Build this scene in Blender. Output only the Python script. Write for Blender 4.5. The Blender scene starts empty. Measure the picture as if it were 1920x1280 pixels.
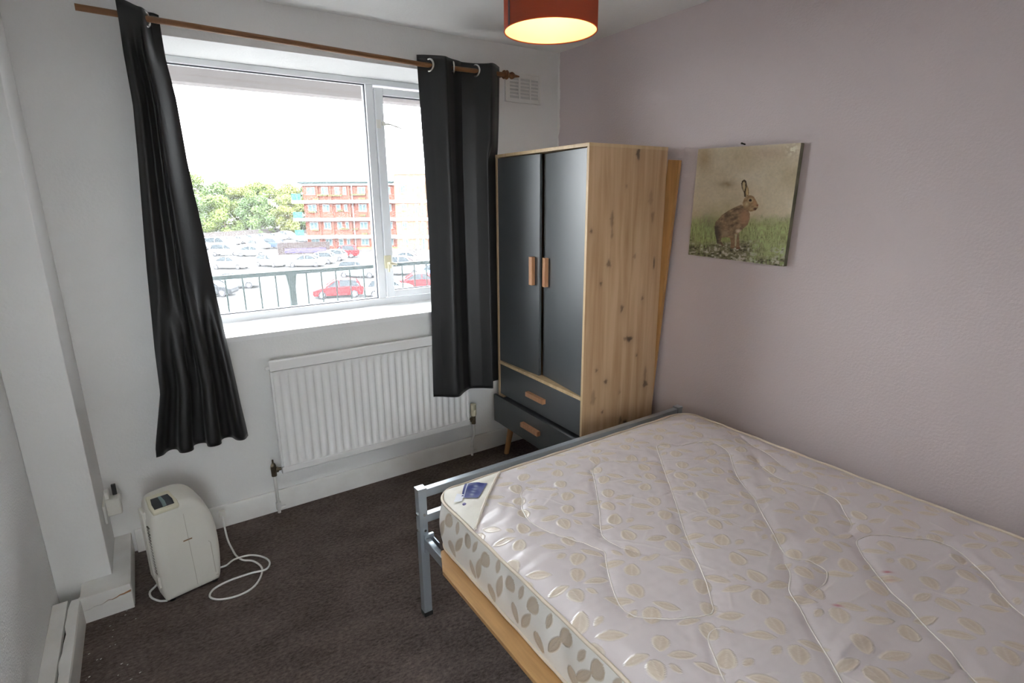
import bpy, bmesh, math, random
import numpy as np
from mathutils import Vector, Matrix, noise
random.seed(7)
RNG = np.random.default_rng(7)
C = bpy.context.collection
scene = bpy.context.scene
PI = math.pi

# ------------------------------------------------------------------ camera, light, exposure
cam = bpy.data.cameras.new('camera')
cam.sensor_fit = 'HORIZONTAL'
cam.sensor_width = 36.0
cam.lens = 1023.77 / 1920 * 36.0
cam.clip_start = 0.02
cam.clip_end = 600
camo = bpy.data.objects.new('camera', cam)
C.objects.link(camo)
_R = Vector((0.82932659, -0.55872411, -0.00669241))
_U = Vector((0.14623283, 0.20546576, 0.96767752))
_F = Vector((0.5392897, 0.80349934, -0.25210202))
_m = Matrix((_R, _U, -_F)).transposed().to_4x4()
_m.translation = Vector((-2.22689642, -2.80385932, 1.56418515))
camo.matrix_world = _m
scene.camera = camo

world = bpy.data.worlds.new('overcast_sky')
scene.world = world
world.use_nodes = True
_bg = world.node_tree.nodes['Background']
_bg.inputs['Color'].default_value = (0.93, 0.965, 1.0, 1)
_bg.inputs['Strength'].default_value = 3.6

scene.view_settings.view_transform = 'Standard'
scene.view_settings.look = 'None'
scene.view_settings.gamma = 1
scene.view_settings.use_curve_mapping = False
scene.view_settings.exposure = 2.62
scene.cycles.use_denoising = True
scene.cycles.max_bounces = 16
scene.cycles.diffuse_bounces = 10
scene.cycles.glossy_bounces = 4
scene.cycles.transparent_max_bounces = 12
scene.cycles.sample_clamp_indirect = 8

# ------------------------------------------------------------------ helpers
class MB:
    def __init__(s):
        s.v = []; s.f = []
    def add(s, vs, fs):
        n = len(s.v)
        s.v += [tuple(map(float, p)) for p in vs]
        s.f += [tuple(i + n for i in f) for f in fs]
        return s
    def box(s, x0, x1, y0, y1, z0, z1):
        return s.add([(x0,y0,z0),(x1,y0,z0),(x1,y1,z0),(x0,y1,z0),(x0,y0,z1),(x1,y0,z1),(x1,y1,z1),(x0,y1,z1)],
                     [(0,3,2,1),(4,5,6,7),(0,1,5,4),(1,2,6,5),(2,3,7,6),(3,0,4,7)])
    def prism(s, poly, a0, a1, axis='z'):
        n = len(poly); vs = []
        for a in (a0, a1):
            for p, q in poly:
                vs.append({'z':(p,q,a),'y':(p,a,q),'x':(a,p,q)}[axis])
        fs = [tuple(range(n))[::-1], tuple(range(n, 2*n))]
        fs += [(i, (i+1)%n, n+(i+1)%n, n+i) for i in range(n)]
        return s.add(vs, fs)
    def tube(s, path, r, n=10, cap=True):
        path = [Vector(p) for p in path]
        rr = r if isinstance(r, (list, tuple)) else [r]*len(path)
        t0 = (path[1]-path[0]).normalized()
        up = Vector((0,0,1)) if abs(t0.z) < .9 else Vector((1,0,0))
        nrm = t0.cross(up).normalized()
        vs = []
        for i, p in enumerate(path):
            t = (path[min(i+1,len(path)-1)] - path[max(i-1,0)]).normalized()
            nrm = (nrm - t*nrm.dot(t)).normalized()
            b = t.cross(nrm)
            for k in range(n):
                a = 2*PI*k/n
                vs.append(p + (nrm*math.cos(a) + b*math.sin(a))*rr[i])
        fs = []
        for i in range(len(path)-1):
            for k in range(n):
                a = i*n+k; b = i*n+(k+1)%n
                fs.append((a, b, b+n, a+n))
        if cap:
            fs.append(tuple(range(n))[::-1]); fs.append(tuple(range((len(path)-1)*n, len(path)*n)))
        return s.add(vs, fs)
    def lathe(s, prof, n=32, c=(0,0,0), axis='z', closed=False):
        vs = []
        for r, h in prof:
            for k in range(n):
                a = 2*PI*k/n
                p, q = r*math.cos(a), r*math.sin(a)
                vs.append({'z':(c[0]+p,c[1]+q,c[2]+h),'y':(c[0]+p,c[1]+h,c[2]+q),'x':(c[0]+h,c[1]+p,c[2]+q)}[axis])
        fs = []; m = len(prof)
        for i in range(m if closed else m-1):
            j = (i+1)%m
            for k in range(n):
                fs.append((i*n+k, i*n+(k+1)%n, j*n+(k+1)%n, j*n+k))
        return s.add(vs, fs)
    def torus(s, c, R, r, axis='y', n=28, m=10):
        return s.lathe([(R + r*math.cos(2*PI*i/m), r*math.sin(2*PI*i/m)) for i in range(m)], n, c, axis, True)
    def grid(s, P):
        nu, nv = len(P), len(P[0])
        vs = [p for row in P for p in row]
        return s.add(vs, [(i*nv+j, (i+1)*nv+j, (i+1)*nv+j+1, i*nv+j+1) for i in range(nu-1) for j in range(nv-1)])
    def sphere(s, c, r, n=16, m=10):
        rx, ry, rz = r if isinstance(r, (tuple, list)) else (r, r, r)
        vs = []
        for i in range(m+1):
            t = PI*i/m
            for k in range(n):
                a = 2*PI*k/n
                vs.append((c[0]+rx*math.sin(t)*math.cos(a), c[1]+ry*math.sin(t)*math.sin(a), c[2]+rz*math.cos(t)))
        return s.add(vs, [(i*n+k, (i+1)*n+k, (i+1)*n+(k+1)%n, i*n+(k+1)%n) for i in range(m) for k in range(n)])

def obj(name, mb, mat, parent=None, smooth=False, bevel=0, fix=True, angle=None, seg=2, world=True):
    """one mesh object; mb in world coordinates when parent only translates, else in the parent's frame (world=False)"""
    me = bpy.data.meshes.new(name)
    v = mb.v
    me.from_pydata(v, [], mb.f)
    if fix:
        bm = bmesh.new(); bm.from_mesh(me)
        bmesh.ops.remove_doubles(bm, verts=bm.verts, dist=1e-6)
        bmesh.ops.recalc_face_normals(bm, faces=bm.faces)
        bm.to_mesh(me); bm.free()
    me.materials.append(mat)
    if smooth:
        me.polygons.foreach_set('use_smooth', [True]*len(me.polygons))
        if angle: me.set_sharp_from_angle(angle=math.radians(angle))
    o = bpy.data.objects.new(name, me)
    C.objects.link(o)
    if parent is not None:
        o.parent = parent
        if world:
            off = Vector((0,0,0)); q = parent
            while q is not None:
                off += q.location; q = q.parent
            me.transform(Matrix.Translation(-off))
    if bevel:
        b = o.modifiers.new('bevel', 'BEVEL'); b.width = bevel; b.segments = seg
        b.limit_method = 'ANGLE'; b.angle_limit = math.radians(35)
        if not smooth:
            me.polygons.foreach_set('use_smooth', [True]*len(me.polygons))
        b.harden_normals = True
    return o

def center(o):
    """move the origin of a top level mesh to the middle of its base"""
    me = o.data
    co = np.empty(len(me.vertices)*3); me.vertices.foreach_get('co', co); co = co.reshape(-1,3)
    c = (co.min(0)+co.max(0))/2; c[2] = co[:,2].min()
    me.transform(Matrix.Translation(Vector(-c))); o.location = Vector(o.location) + Vector(c)
    return o

def tag(o, label=None, cat=None, group=None, kind=None):
    if label: o['label'] = label
    if cat: o['category'] = cat
    if group: o['group'] = group
    if kind: o['kind'] = kind
    return o

def thing(name, label, cat, loc=(0,0,0), rotz=0, group=None):
    o = bpy.data.objects.new(name, None); C.objects.link(o)
    o.empty_display_size = .05
    o.location = loc; o.rotation_euler = (0,0,rotz)
    return tag(o, label, cat, group)

def struct(name, mb, m, parent=None, label=None, **k):
    o = obj(name, mb, m, parent, **k)
    if parent is None: o['kind'] = 'structure'
    if label: o['label'] = label
    return o

def copy_child(o, parent):
    c = o.copy(); C.objects.link(c); c.parent = parent
    return c

# ------------------------------------------------------------------ materials
def nt(name):
    m = bpy.data.materials.new(name); m.use_nodes = True
    t = m.node_tree
    return m, t, t.nodes['Principled BSDF']

def mat(name, col, rough=.5, metal=0, spec=.5, bump=0, bscale=50, var=0, vscale=5, vcol=None, detail=4, coat=0, sheen=0, stretch=None):
    m, t, b = nt(name)
    b.inputs['Base Color'].default_value = (*col, 1)
    b.inputs['Roughness'].default_value = rough
    b.inputs['Metallic'].default_value = metal
    b.inputs['Specular IOR Level'].default_value = spec
    if coat: b.inputs['Coat Weight'].default_value = coat
    if sheen: b.inputs['Sheen Weight'].default_value = sheen
    tc = t.nodes.new('ShaderNodeTexCoord'); src = tc.outputs['Object']
    if stretch:
        mp = t.nodes.new('ShaderNodeMapping'); mp.inputs['Scale'].default_value = stretch
        t.links.new(src, mp.inputs['Vector']); src = mp.outputs['Vector']
    if var:
        n = t.nodes.new('ShaderNodeTexNoise'); n.inputs['Scale'].default_value = vscale; n.inputs['Detail'].default_value = detail
        t.links.new(src, n.inputs['Vector'])
        r = t.nodes.new('ShaderNodeMapRange'); r.inputs['From Min'].default_value = .3; r.inputs['From Max'].default_value = .7
        t.links.new(n.outputs['Fac'], r.inputs['Value'])
        mx = t.nodes.new('ShaderNodeMix'); mx.data_type = 'RGBA'
        vc = vcol or tuple(c*(1-var) for c in col)
        mx.inputs['A'].default_value = (*col, 1); mx.inputs['B'].default_value = (*vc, 1)
        t.links.new(r.outputs['Result'], mx.inputs['Factor'])
        t.links.new(mx.outputs['Result'], b.inputs['Base Color'])
    if bump:
        n = t.nodes.new('ShaderNodeTexNoise'); n.inputs['Scale'].default_value = bscale; n.inputs['Detail'].default_value = 5
        t.links.new(src, n.inputs['Vector'])
        bp = t.nodes.new('ShaderNodeBump'); bp.inputs['Strength'].default_value = bump; bp.inputs['Distance'].default_value = .01
        t.links.new(n.outputs['Fac'], bp.inputs['Height']); t.links.new(bp.outputs['Normal'], b.inputs['Normal'])
    return m

def attr_mat(name, attr='Paint', rough=.6, bump=0, bscale=300, spec=.4):
    m, t, b = nt(name)
    a = t.nodes.new('ShaderNodeAttribute'); a.attribute_name = attr
    t.links.new(a.outputs['Color'], b.inputs['Base Color'])
    b.inputs['Roughness'].default_value = rough
    b.inputs['Specular IOR Level'].default_value = spec
    if bump:
        tc = t.nodes.new('ShaderNodeTexCoord')
        n = t.nodes.new('ShaderNodeTexNoise'); n.inputs['Scale'].default_value = bscale
        t.links.new(tc.outputs['Object'], n.inputs['Vector'])
        bp = t.nodes.new('ShaderNodeBump'); bp.inputs['Strength'].default_value = bump; bp.inputs['Distance'].default_value = .002
        t.links.new(n.outputs['Fac'], bp.inputs['Height']); t.links.new(bp.outputs['Normal'], b.inputs['Normal'])
    return m

def paint(o, rgb, attr='Paint'):
    me = o.data
    a = me.color_attributes.new(attr, 'FLOAT_COLOR', 'POINT')
    d = np.ones((len(me.vertices), 4), np.float32); d[:, :3] = rgb
    a.data.foreach_set('color', d.ravel())

def srgb(r, g, b):
    f = lambda c: ((c/255+.055)/1.055)**2.4 if c/255 > .04045 else c/255/12.92
    return (f(r), f(g), f(b))

M = {}
M['wall'] = mat('white_wall_paint', (.84,.84,.83), .75, bump=.12, bscale=90, var=.05, vscale=2.2)
M['wall_left'] = mat('woodchip_wallpaper', (.84,.85,.85), .6, bump=.55, bscale=140, var=.05, vscale=3)
M['ceil'] = mat('ceiling_paint', (.84,.84,.83), .8, bump=.12, bscale=60, var=.07, vscale=2.5)
M['gloss'] = mat('white_gloss_paint', (.84,.84,.82), .38, bump=.05, bscale=40, var=.07, vscale=9, vcol=(.76,.75,.72))
M['radiator'] = mat('radiator_enamel', (.86,.86,.855), .3)
M['upvc'] = mat('white_upvc', (.86,.88,.90), .25)
M['sill'] = mat('white_sill_board', (.86,.86,.86), .3)
M['gasket'] = mat('dark_gasket', (.03,.035,.05), .6)
M['pipe'] = mat('painted_pipe', (.80,.79,.76), .4)
M['brass'] = mat('tarnished_brass', (.16,.13,.09), .4, metal=.8)
M['chrome'] = mat('brushed_nickel', (.72,.71,.68), .25, metal=1)
M['cap'] = mat('cream_plastic_cap', (.72,.68,.50), .45)
M['dark'] = mat('painted_gap_shade', (.02,.015,.012), .8)
M['rawwood'] = mat('raw_split_wood', (.38,.17,.06), .7)
M['black'] = mat('black_plastic', (.02,.02,.02), .4)
M['plastic'] = mat('white_plastic', (.80,.79,.74), .35)
M['cream'] = mat('aged_cream_plastic', (.78,.765,.70), .33, var=.06, vscale=6)
M['cream_panel'] = mat('yellowed_bezel', (.72,.69,.54), .35)
M['steel'] = mat('silver_painted_steel', (.43,.475,.52), .34, metal=.65)
M['charcoal'] = mat('charcoal_foil', (.080,.087,.092), .34, spec=.9, bump=.06, bscale=60, stretch=(4,30,2))
M['handle'] = mat('orange_wood_handle', (.56,.29,.15), .45, var=.2, vscale=12, stretch=(6,6,1))
M['rod'] = mat('oak_rod', (.27,.12,.045), .4, var=.25, vscale=6, stretch=(1,10,10))
M['pine'] = mat('pine_plank', (.52,.28,.10), .5, var=.3, vscale=4, stretch=(12,12,1))
M['ply'] = mat('plywood_board', (.56,.32,.125), .5, var=.25, vscale=5, stretch=(14,1.2,6), bump=.05, bscale=60)
M['cord'] = mat('white_cord', (.82,.82,.80), .35)
M['rope'] = mat('cream_piping', (.72,.62,.50), .6)
M['patch'] = mat('cream_cotton_patch', (.74,.71,.64), .55, bump=.1, bscale=30, var=.06, vscale=10)
M['seam'] = mat('pale_seam', (.74,.69,.60), .5)
M['nail'] = mat('iron_nail', (.03,.025,.02), .4, metal=.8)

# carpet
m, t, b = nt('brown_carpet'); M['carpet'] = m
tc = t.nodes.new('ShaderNodeTexCoord')
n1 = t.nodes.new('ShaderNodeTexNoise'); n1.inputs['Scale'].default_value = 55; n1.inputs['Detail'].default_value = 5; n1.inputs['Roughness'].default_value = .7
n2 = t.nodes.new('ShaderNodeTexNoise'); n2.inputs['Scale'].default_value = 5; n2.inputs['Detail'].default_value = 3
mp = t.nodes.new('ShaderNodeMapping'); mp.inputs['Scale'].default_value = (1, 1.9, 1); mp.inputs['Rotation'].default_value = (0,0,.2)
t.links.new(tc.outputs['Object'], mp.inputs['Vector'])
for n in (n1, n2): t.links.new(mp.outputs['Vector'], n.inputs['Vector'])
mth = t.nodes.new('ShaderNodeMath'); mth.operation = 'MULTIPLY_ADD'; mth.inputs[1].default_value = .35
t.links.new(n2.outputs['Fac'], mth.inputs[0]); t.links.new(n1.outputs['Fac'], mth.inputs[2])
cr = t.nodes.new('ShaderNodeValToRGB')
cr.color_ramp.elements[0].position = .45; cr.color_ramp.elements[0].color = (.052,.041,.037,1)
cr.color_ramp.elements[1].position = .88; cr.color_ramp.elements[1].color = (.245,.192,.175,1)
t.links.new(mth.outputs[0], cr.inputs['Fac']); t.links.new(cr.outputs['Color'], b.inputs['Base Color'])
b.inputs['Roughness'].default_value = .95; b.inputs['Specular IOR Level'].default_value = .1
bp = t.nodes.new('ShaderNodeBump'); bp.inputs['Strength'].default_value = .9; bp.inputs['Distance'].default_value = .012
t.links.new(n1.outputs['Fac'], bp.inputs['Height']); t.links.new(bp.outputs['Normal'], b.inputs['Normal'])

# mauve wall with the white paint of the next wall lapping over its corner edge
m, t, b = nt('mauve_wall_paint'); M['mauve'] = m
tc = t.nodes.new('ShaderNodeTexCoord'); sx = t.nodes.new('ShaderNodeSeparateXYZ')
t.links.new(tc.outputs['Object'], sx.inputs[0])
n1 = t.nodes.new('ShaderNodeTexNoise'); n1.inputs['Scale'].default_value = 9; n1.inputs['Detail'].default_value = 4
t.links.new(tc.outputs['Object'], n1.inputs['Vector'])
ma = t.nodes.new('ShaderNodeMath'); ma.operation = 'MULTIPLY_ADD'; ma.inputs[1].default_value = .055
t.links.new(n1.outputs['Fac'], ma.inputs[0]); t.links.new(sx.outputs['Y'], ma.inputs[2])
gt = t.nodes.new('ShaderNodeMath'); gt.operation = 'GREATER_THAN'; gt.inputs[1].default_value = .007
t.links.new(ma.outputs[0], gt.inputs[0])
mx = t.nodes.new('ShaderNodeMix'); mx.data_type = 'RGBA'
mx.inputs['A'].default_value = (.61,.53,.535,1); mx.inputs['B'].default_value = (.84,.83,.81,1)
t.links.new(gt.outputs[0], mx.inputs['Factor']); t.links.new(mx.outputs['Result'], b.inputs['Base Color'])
b.inputs['Roughness'].default_value = .6
n2 = t.nodes.new('ShaderNodeTexNoise'); n2.inputs['Scale'].default_value = 110; n2.inputs['Detail'].default_value = 3
t.links.new(tc.outputs['Object'], n2.inputs['Vector'])
bp = t.nodes.new('ShaderNodeBump'); bp.inputs['Strength'].default_value = .2; bp.inputs['Distance'].default_value = .008
t.links.new(n2.outputs['Fac'], bp.inputs['Height']); t.links.new(bp.outputs['Normal'], b.inputs['Normal'])

# oak with grain and knots (object coordinates: z up)
def oak(name, knots=True, base=(.60,.41,.245), dark=(.43,.265,.135)):
    m, t, b = nt(name)
    tc = t.nodes.new('ShaderNodeTexCoord')
    mp = t.nodes.new('ShaderNodeMapping'); mp.inputs['Scale'].default_value = (16, 16, .9)
    t.links.new(tc.outputs['Object'], mp.inputs['Vector'])
    n = t.nodes.new('ShaderNodeTexNoise'); n.inputs['Scale'].default_value = 1.6; n.inputs['Detail'].default_value = 6; n.inputs['Roughness'].default_value = .55; n.inputs['Distortion'].default_value = .5
    t.links.new(mp.outputs['Vector'], n.inputs['Vector'])
    cr = t.nodes.new('ShaderNodeValToRGB')
    e = cr.color_ramp.elements
    e[0].position = .30; e[0].color = (*dark, 1); e[1].position = .62; e[1].color = (*base, 1)
    t.links.new(n.outputs['Fac'], cr.inputs['Fac'])
    last = cr.outputs['Color']
    if knots:
        a = t.nodes.new('ShaderNodeAttribute'); a.attribute_name = 'Knot'
        mx = t.nodes.new('ShaderNodeMix'); mx.data_type = 'RGBA'; mx.inputs['B'].default_value = (.045,.025,.015,1)
        t.links.new(a.outputs['Fac'], mx.inputs['Factor']); t.links.new(last, mx.inputs['A']); last = mx.outputs['Result']
    t.links.new(last, b.inputs['Base Color'])
    b.inputs['Roughness'].default_value = .5
    return m
M['oak'] = oak('oak_panel'); M['oak_edge'] = oak('oak_edging', False, (.66,.49,.29), (.52,.36,.19))
M['oak_leg'] = oak('oak_leg', False, (.50,.27,.12), (.36,.18,.07))

# black-out curtain cloth
m, t, b = nt('black_curtain_cloth'); M['curtain'] = m
b.inputs['Base Color'].default_value = (.0085,.0085,.0095,1); b.inputs['Roughness'].default_value = .46
b.inputs['Specular IOR Level'].default_value = .5
b.inputs['Sheen Weight'].default_value = .10; b.inputs['Sheen Roughness'].default_value = .45
tc = t.nodes.new('ShaderNodeTexCoord'); n = t.nodes.new('ShaderNodeTexNoise'); n.inputs['Scale'].default_value = 14
t.links.new(tc.outputs['Object'], n.inputs['Vector'])
bp = t.nodes.new('ShaderNodeBump'); bp.inputs['Strength'].default_value = .04; bp.inputs['Distance'].default_value = .01
t.links.new(n.outputs['Fac'], bp.inputs['Height']); t.links.new(bp.outputs['Normal'], b.inputs['Normal'])

# clear glass: see-through with a fresnel reflection and a thin translucent veil that imitates glare haze
m, t, b = nt('window_glass'); M['glass'] = m
t.nodes.remove(b)
out = t.nodes['Material Output']
tr = t.nodes.new('ShaderNodeBsdfTransparent'); tr.inputs['Color'].default_value = (.97,.985,.98,1)
gl = t.nodes.new('ShaderNodeBsdfGlossy'); gl.inputs['Roughness'].default_value = .02
fr = t.nodes.new('ShaderNodeFresnel'); fr.inputs['IOR'].default_value = 1.45
m1 = t.nodes.new('ShaderNodeMixShader'); m2 = t.nodes.new('ShaderNodeMixShader'); m2.inputs[0].default_value = .035
tl = t.nodes.new('ShaderNodeBsdfTranslucent'); tl.inputs['Color'].default_value = (.9,.92,.95,1)
t.links.new(fr.outputs[0], m1.inputs[0]); t.links.new(tr.outputs[0], m1.inputs[1]); t.links.new(gl.outputs[0], m1.inputs[2])
t.links.new(m1.outputs[0], m2.inputs[1]); t.links.new(tl.outputs[0], m2.inputs[2])
t.links.new(m2.outputs[0], out.inputs['Surface'])

# lamp shade cloth, its lining and the bulb
def cloth(name, col, trans, k):
    m, t, b = nt(name)
    b.inputs['Base Color'].default_value = (*col, 1); b.inputs['Roughness'].default_value = .8
    tl = t.nodes.new('ShaderNodeBsdfTranslucent'); tl.inputs['Color'].default_value = (*trans, 1)
    mx = t.nodes.new('ShaderNodeMixShader'); mx.inputs[0].default_value = k
    out = t.nodes['Material Output']
    t.links.new(b.outputs[0], mx.inputs[1]); t.links.new(tl.outputs[0], mx.inputs[2]); t.links.new(mx.outputs[0], out.inputs['Surface'])
    tc = t.nodes.new('ShaderNodeTexCoord'); mp = t.nodes.new('ShaderNodeMapping'); mp.inputs['Scale'].default_value = (8,8,160)
    n = t.nodes.new('ShaderNodeTexNoise'); n.inputs['Scale'].default_value = 3
    t.links.new(tc.outputs['Object'], mp.inputs['Vector']); t.links.new(mp.outputs['Vector'], n.inputs['Vector'])
    mc = t.nodes.new('ShaderNodeMix'); mc.data_type = 'RGBA'
    mc.inputs['A'].default_value = (*[c*.75 for c in col], 1); mc.inputs['B'].default_value = (*[c*1.25 for c in col], 1)
    t.links.new(n.outputs['Fac'], mc.inputs['Factor']); t.links.new(mc.outputs['Result'], b.inputs['Base Color'])
    return m
M['shade'] = cloth('terracotta_shade_cloth', (.30,.095,.06), (.85,.28,.11), .55)
M['lining'] = mat('pale_shade_lining', (.85,.76,.48), .6)
m, t, b = nt('glowing_bulb'); M['bulb'] = m
b.inputs['Emission Color'].default_value = (1,.76,.40,1); b.inputs['Emission Strength'].default_value = 7

# outside
M['brick'] = mat('red_brick', (.150,.056,.040), .85, var=.15, vscale=.8, spec=.08)
M['brick2'] = mat('buff_brick', (.20,.118,.078), .85, var=.12, vscale=.8, spec=.08)
M['render'] = mat('white_render', (.19,.188,.185), .8, spec=.08)
M['roof'] = mat('pale_roof_tiles', (.13,.127,.126), .8, var=.1, vscale=.6, spec=.08)
M['chimney'] = mat('pale_pink_chimney_brick', (.15,.105,.10), .9, spec=.08)
M['frame_far'] = mat('white_far_frame', (.17,.17,.17), .4, spec=.08)
M['pane_far'] = mat('far_window_pane', (.06,.095,.105), .1, spec=.08)
M['green_rail'] = mat('green_balcony_mesh', (.028,.085,.070), .6, spec=.08)
M['pipe_far'] = mat('pale_downpipe', (.13,.127,.13), .5, spec=.08)
M['leafbox'] = mat('planter_leaves', (.045,.075,.035), .7, var=.5, vscale=3, vcol=(.10,.06,.03), spec=.08)
M['tarmac'] = mat('pale_tarmac', (.072,.072,.072), .9, var=.1, vscale=.15, spec=.08)
M['grass'] = mat('verge_grass', (.11,.16,.06), .9, var=.2, vscale=.5, spec=.08)
M['fence'] = mat('brown_fence', (.045,.035,.033), .8, var=.2, vscale=1, spec=.08)
M['fence_grey'] = mat('grey_fence', (.085,.082,.082), .8, var=.15, vscale=1, spec=.08)
M['banner'] = mat('purple_banner', (.06,.05,.125), .6, spec=.08)
M['lowwall'] = mat('low_stone_wall', (.09,.08,.077), .9, var=.2, vscale=.5, spec=.08)
M['leaf_a'] = mat('tree_leaves_light', (.135,.172,.042), .7, var=.5, vscale=.25, vcol=(.08,.115,.045), spec=.08)
M['leaf_b'] = mat('tree_leaves_mid', (.105,.148,.055), .7, var=.5, vscale=.25, vcol=(.065,.105,.048), spec=.08)
M['leaf_c'] = mat('tree_leaves_olive', (.15,.158,.05), .7, var=.5, vscale=.25, vcol=(.095,.118,.044), spec=.08)
M['bark'] = mat('bark', (.10,.075,.05), .9, spec=.08)
M['gutter'] = mat('dark_gutter', (.02,.035,.035), .6, spec=.08)
M['rail_green'] = mat('dark_green_railing_paint', (.020,.036,.034), .45, spec=.08)
M['concrete'] = mat('balcony_concrete', (.34,.32,.31), .85, var=.1, vscale=1.5)
M['concrete2'] = mat('balcony_edge_concrete', (.27,.25,.248), .85, var=.08, vscale=1.5)
M['tyre'] = mat('tyre_rubber', (.03,.03,.033), .8, spec=.08)
M['hub'] = mat('alloy_hub', (.10,.10,.105), .5, spec=.08)
M['carglass'] = mat('car_glass', (.02,.026,.03), .15, spec=.10)
M['lamp_red'] = mat('tail_light', (.45,.02,.02), .3, spec=.08)

# ------------------------------------------------------------------ room shell
X0, X1, Y0, H = -2.694, 0.0, -3.35, 2.40
WX0, WX1, WZ0, WZ1 = -2.075, -.58, .928, 2.212
YF = .342
HX0, HX1, HY0 = -3.75, -.55, -4.95                       # added, unseen hall behind the open doorway
DX0, DX1, DZ = -2.60, -1.70, 2.06                        # doorway, added to let the hall's daylight in
struct('floor', MB().box(X0-.15, X1+.15, Y0-.15, .42, -.12, 0).box(HX0-.12, HX1+.12, HY0-.15, Y0-.15, -.12, 0), M['carpet'], fix=False)
struct('ceiling', MB().box(X0-.15, X1+.15, Y0-.15, .42, H, H+.12).box(HX0-.12, HX1+.12, HY0-.15, Y0-.15, H, H+.12), M['ceil'], fix=False)
mb = MB()
mb.box(X0-.15, WX0, 0, .42, 0, H); mb.box(WX1, X1+.15, 0, .42, 0, H)
mb.box(WX0, WX1, 0, .42, 0, WZ0); mb.box(WX0, WX1, 0, .42, WZ1, H)
struct('wall_back', mb, M['wall'], fix=False)
struct('wall_right', MB().box(X1, X1+.15, Y0-.15, 0, 0, H), M['mauve'])
struct('wall_left', MB().box(X0-.15, X0, Y0-.15, 0, 0, H), M['wall_left'])
mb = MB().box(HX0-.12, DX0, Y0-.15, Y0, 0, H).box(DX1, X1, Y0-.15, Y0, 0, H).box(DX0, DX1, Y0-.15, Y0, DZ, H)
struct('wall_front', mb, M['wall'], fix=False)
# unseen hall and window, added as fill light through the doorway
struct('wall_added_hall_left', MB().box(HX0-.12, HX0, HY0-.15, Y0-.15, 0, H), M['wall'])
struct('wall_added_hall_right', MB().box(HX1, HX1+.12, HY0-.15, Y0-.15, 0, H), M['wall'])
HW = (-3.70, -2.15, .85, 2.25)
mb = MB().box(HX0, HW[0], HY0-.15, HY0, 0, H).box(HW[1], HX1, HY0-.15, HY0, 0, H).box(HW[0], HW[1], HY0-.15, HY0, 0, HW[2]).box(HW[0], HW[1], HY0-.15, HY0, HW[3], H)
struct('wall_added_hall_front', mb, M['wall'], fix=False)
mb = MB()
for a_, b_, c_, d_ in ((HW[0], HW[0]+.05, HW[2], HW[3]), (HW[1]-.05, HW[1], HW[2], HW[3]), (HW[0]+.05, HW[1]-.05, HW[2], HW[2]+.05), (HW[0]+.05, HW[1]-.05, HW[3]-.05, HW[3]), (-2.95, -2.89, HW[2]+.05, HW[3]-.05)):
    mb.box(a_, b_, HY0-.12, HY0-.06, c_, d_)
w2_ = struct('window_added', mb, M['upvc'], fix=False)
obj('pane', MB().add([(HW[0]+.05,HY0-.09,HW[2]+.05),(HW[1]-.05,HY0-.09,HW[2]+.05),(HW[1]-.05,HY0-.09,HW[3]-.05),(HW[0]+.05,HY0-.09,HW[3]-.05)], [(0,1,2,3)]), M['glass'], w2_, fix=False)
mb = MB().box(DX0-.06, DX0, Y0-.005, Y0+.014, 0, DZ+.06).box(DX1, DX1+.06, Y0-.005, Y0+.014, 0, DZ+.06).box(DX0, DX1, Y0-.005, Y0+.014, DZ, DZ+.06)
struct('door_added', mb, M['gloss'], fix=False, label='added open doorway, out of view, with a white painted architrave')
struct('wall_pillar', MB().box(X0, -2.516, -.308, 0, 0, H), M['wall'], bevel=.004)

# skirting boards and boxed-in pipes
def skirt(x0, x1, y0, y1, axis, h=.112):
    mb = MB()
    if axis == 'x': mb.prism([(y1,0),(y0,0),(y0,h-.012),(y0+.008,h),(y1,h)], x0, x1, 'x')
    return mb
struct('baseboard_back', skirt(-2.44, X1, -.02, 0, 'x'), M['gloss'], bevel=.002)
struct('baseboard_right', MB().box(-.018, 0, Y0, -.02, 0, .112), M['gloss'], bevel=.003)
struct('baseboard_front', MB().box(DX1+.06, -.018, Y0, Y0+.018, 0, .112), M['gloss'], bevel=.003)
# pillar boxing: two strips with a split between them, on the face and down the side
bp_ = struct('baseboard_pillar', MB().box(X0+.08, -2.459, -.415, -.309, 0, .104), M['gloss'], label='white painted pipe boxing round the foot of the pillar')
mb = MB()
def wob(i): return .004*math.sin(i*2.1)+.003*math.sin(i*4.7)
xs = np.linspace(X0+.078, -2.455, 14)
lo = [.052 + .022*k/13 + wob(k)*.5 for k in range(14)]
hi = [l + .001 + (.009*((k/13)**2.2)) for k, l in enumerate(lo)]
for part, zz0, zz1 in (('lower', [0]*14, lo), ('upper', hi, [.110]*14)):
    n = len(mb.v)
    for k in range(14):
        for y in (-.43, -.415):
            for z in (zz0[k], zz1[k]): mb.v.append((xs[k], y, z))
    for k in range(13):
        a = n+4*k; b = a+4
        mb.f += [(a,b,b+1,a+1),(a+2,a+3,b+3,b+2),(a+1,b+1,b+3,a+3),(a,a+2,b+2,b)]
    mb.f += [(n,n+1,n+3,n+2),(n+52,n+54,n+55,n+53)]
obj('split_board', mb, M['gloss'], bp_)
obj('split_wood', MB().box(X0+.09, -2.457, -.427, -.4145, .045, .10), M['rawwood'], bp_)
struct('trim_1', MB().box(-2.516, -2.453, -.414, 0, 0, .100), M['gloss'], bevel=.003, label='white boxing strip on the floor along the side of the pillar')
bl = struct('baseboard_left', MB().box(X0, -2.648, Y0, -.415, 0, .112), M['gloss'], bevel=.002, label='white wall trim at the foot of the textured wall')
mb = MB(); ys = np.linspace(Y0, -.418, 60)
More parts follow.
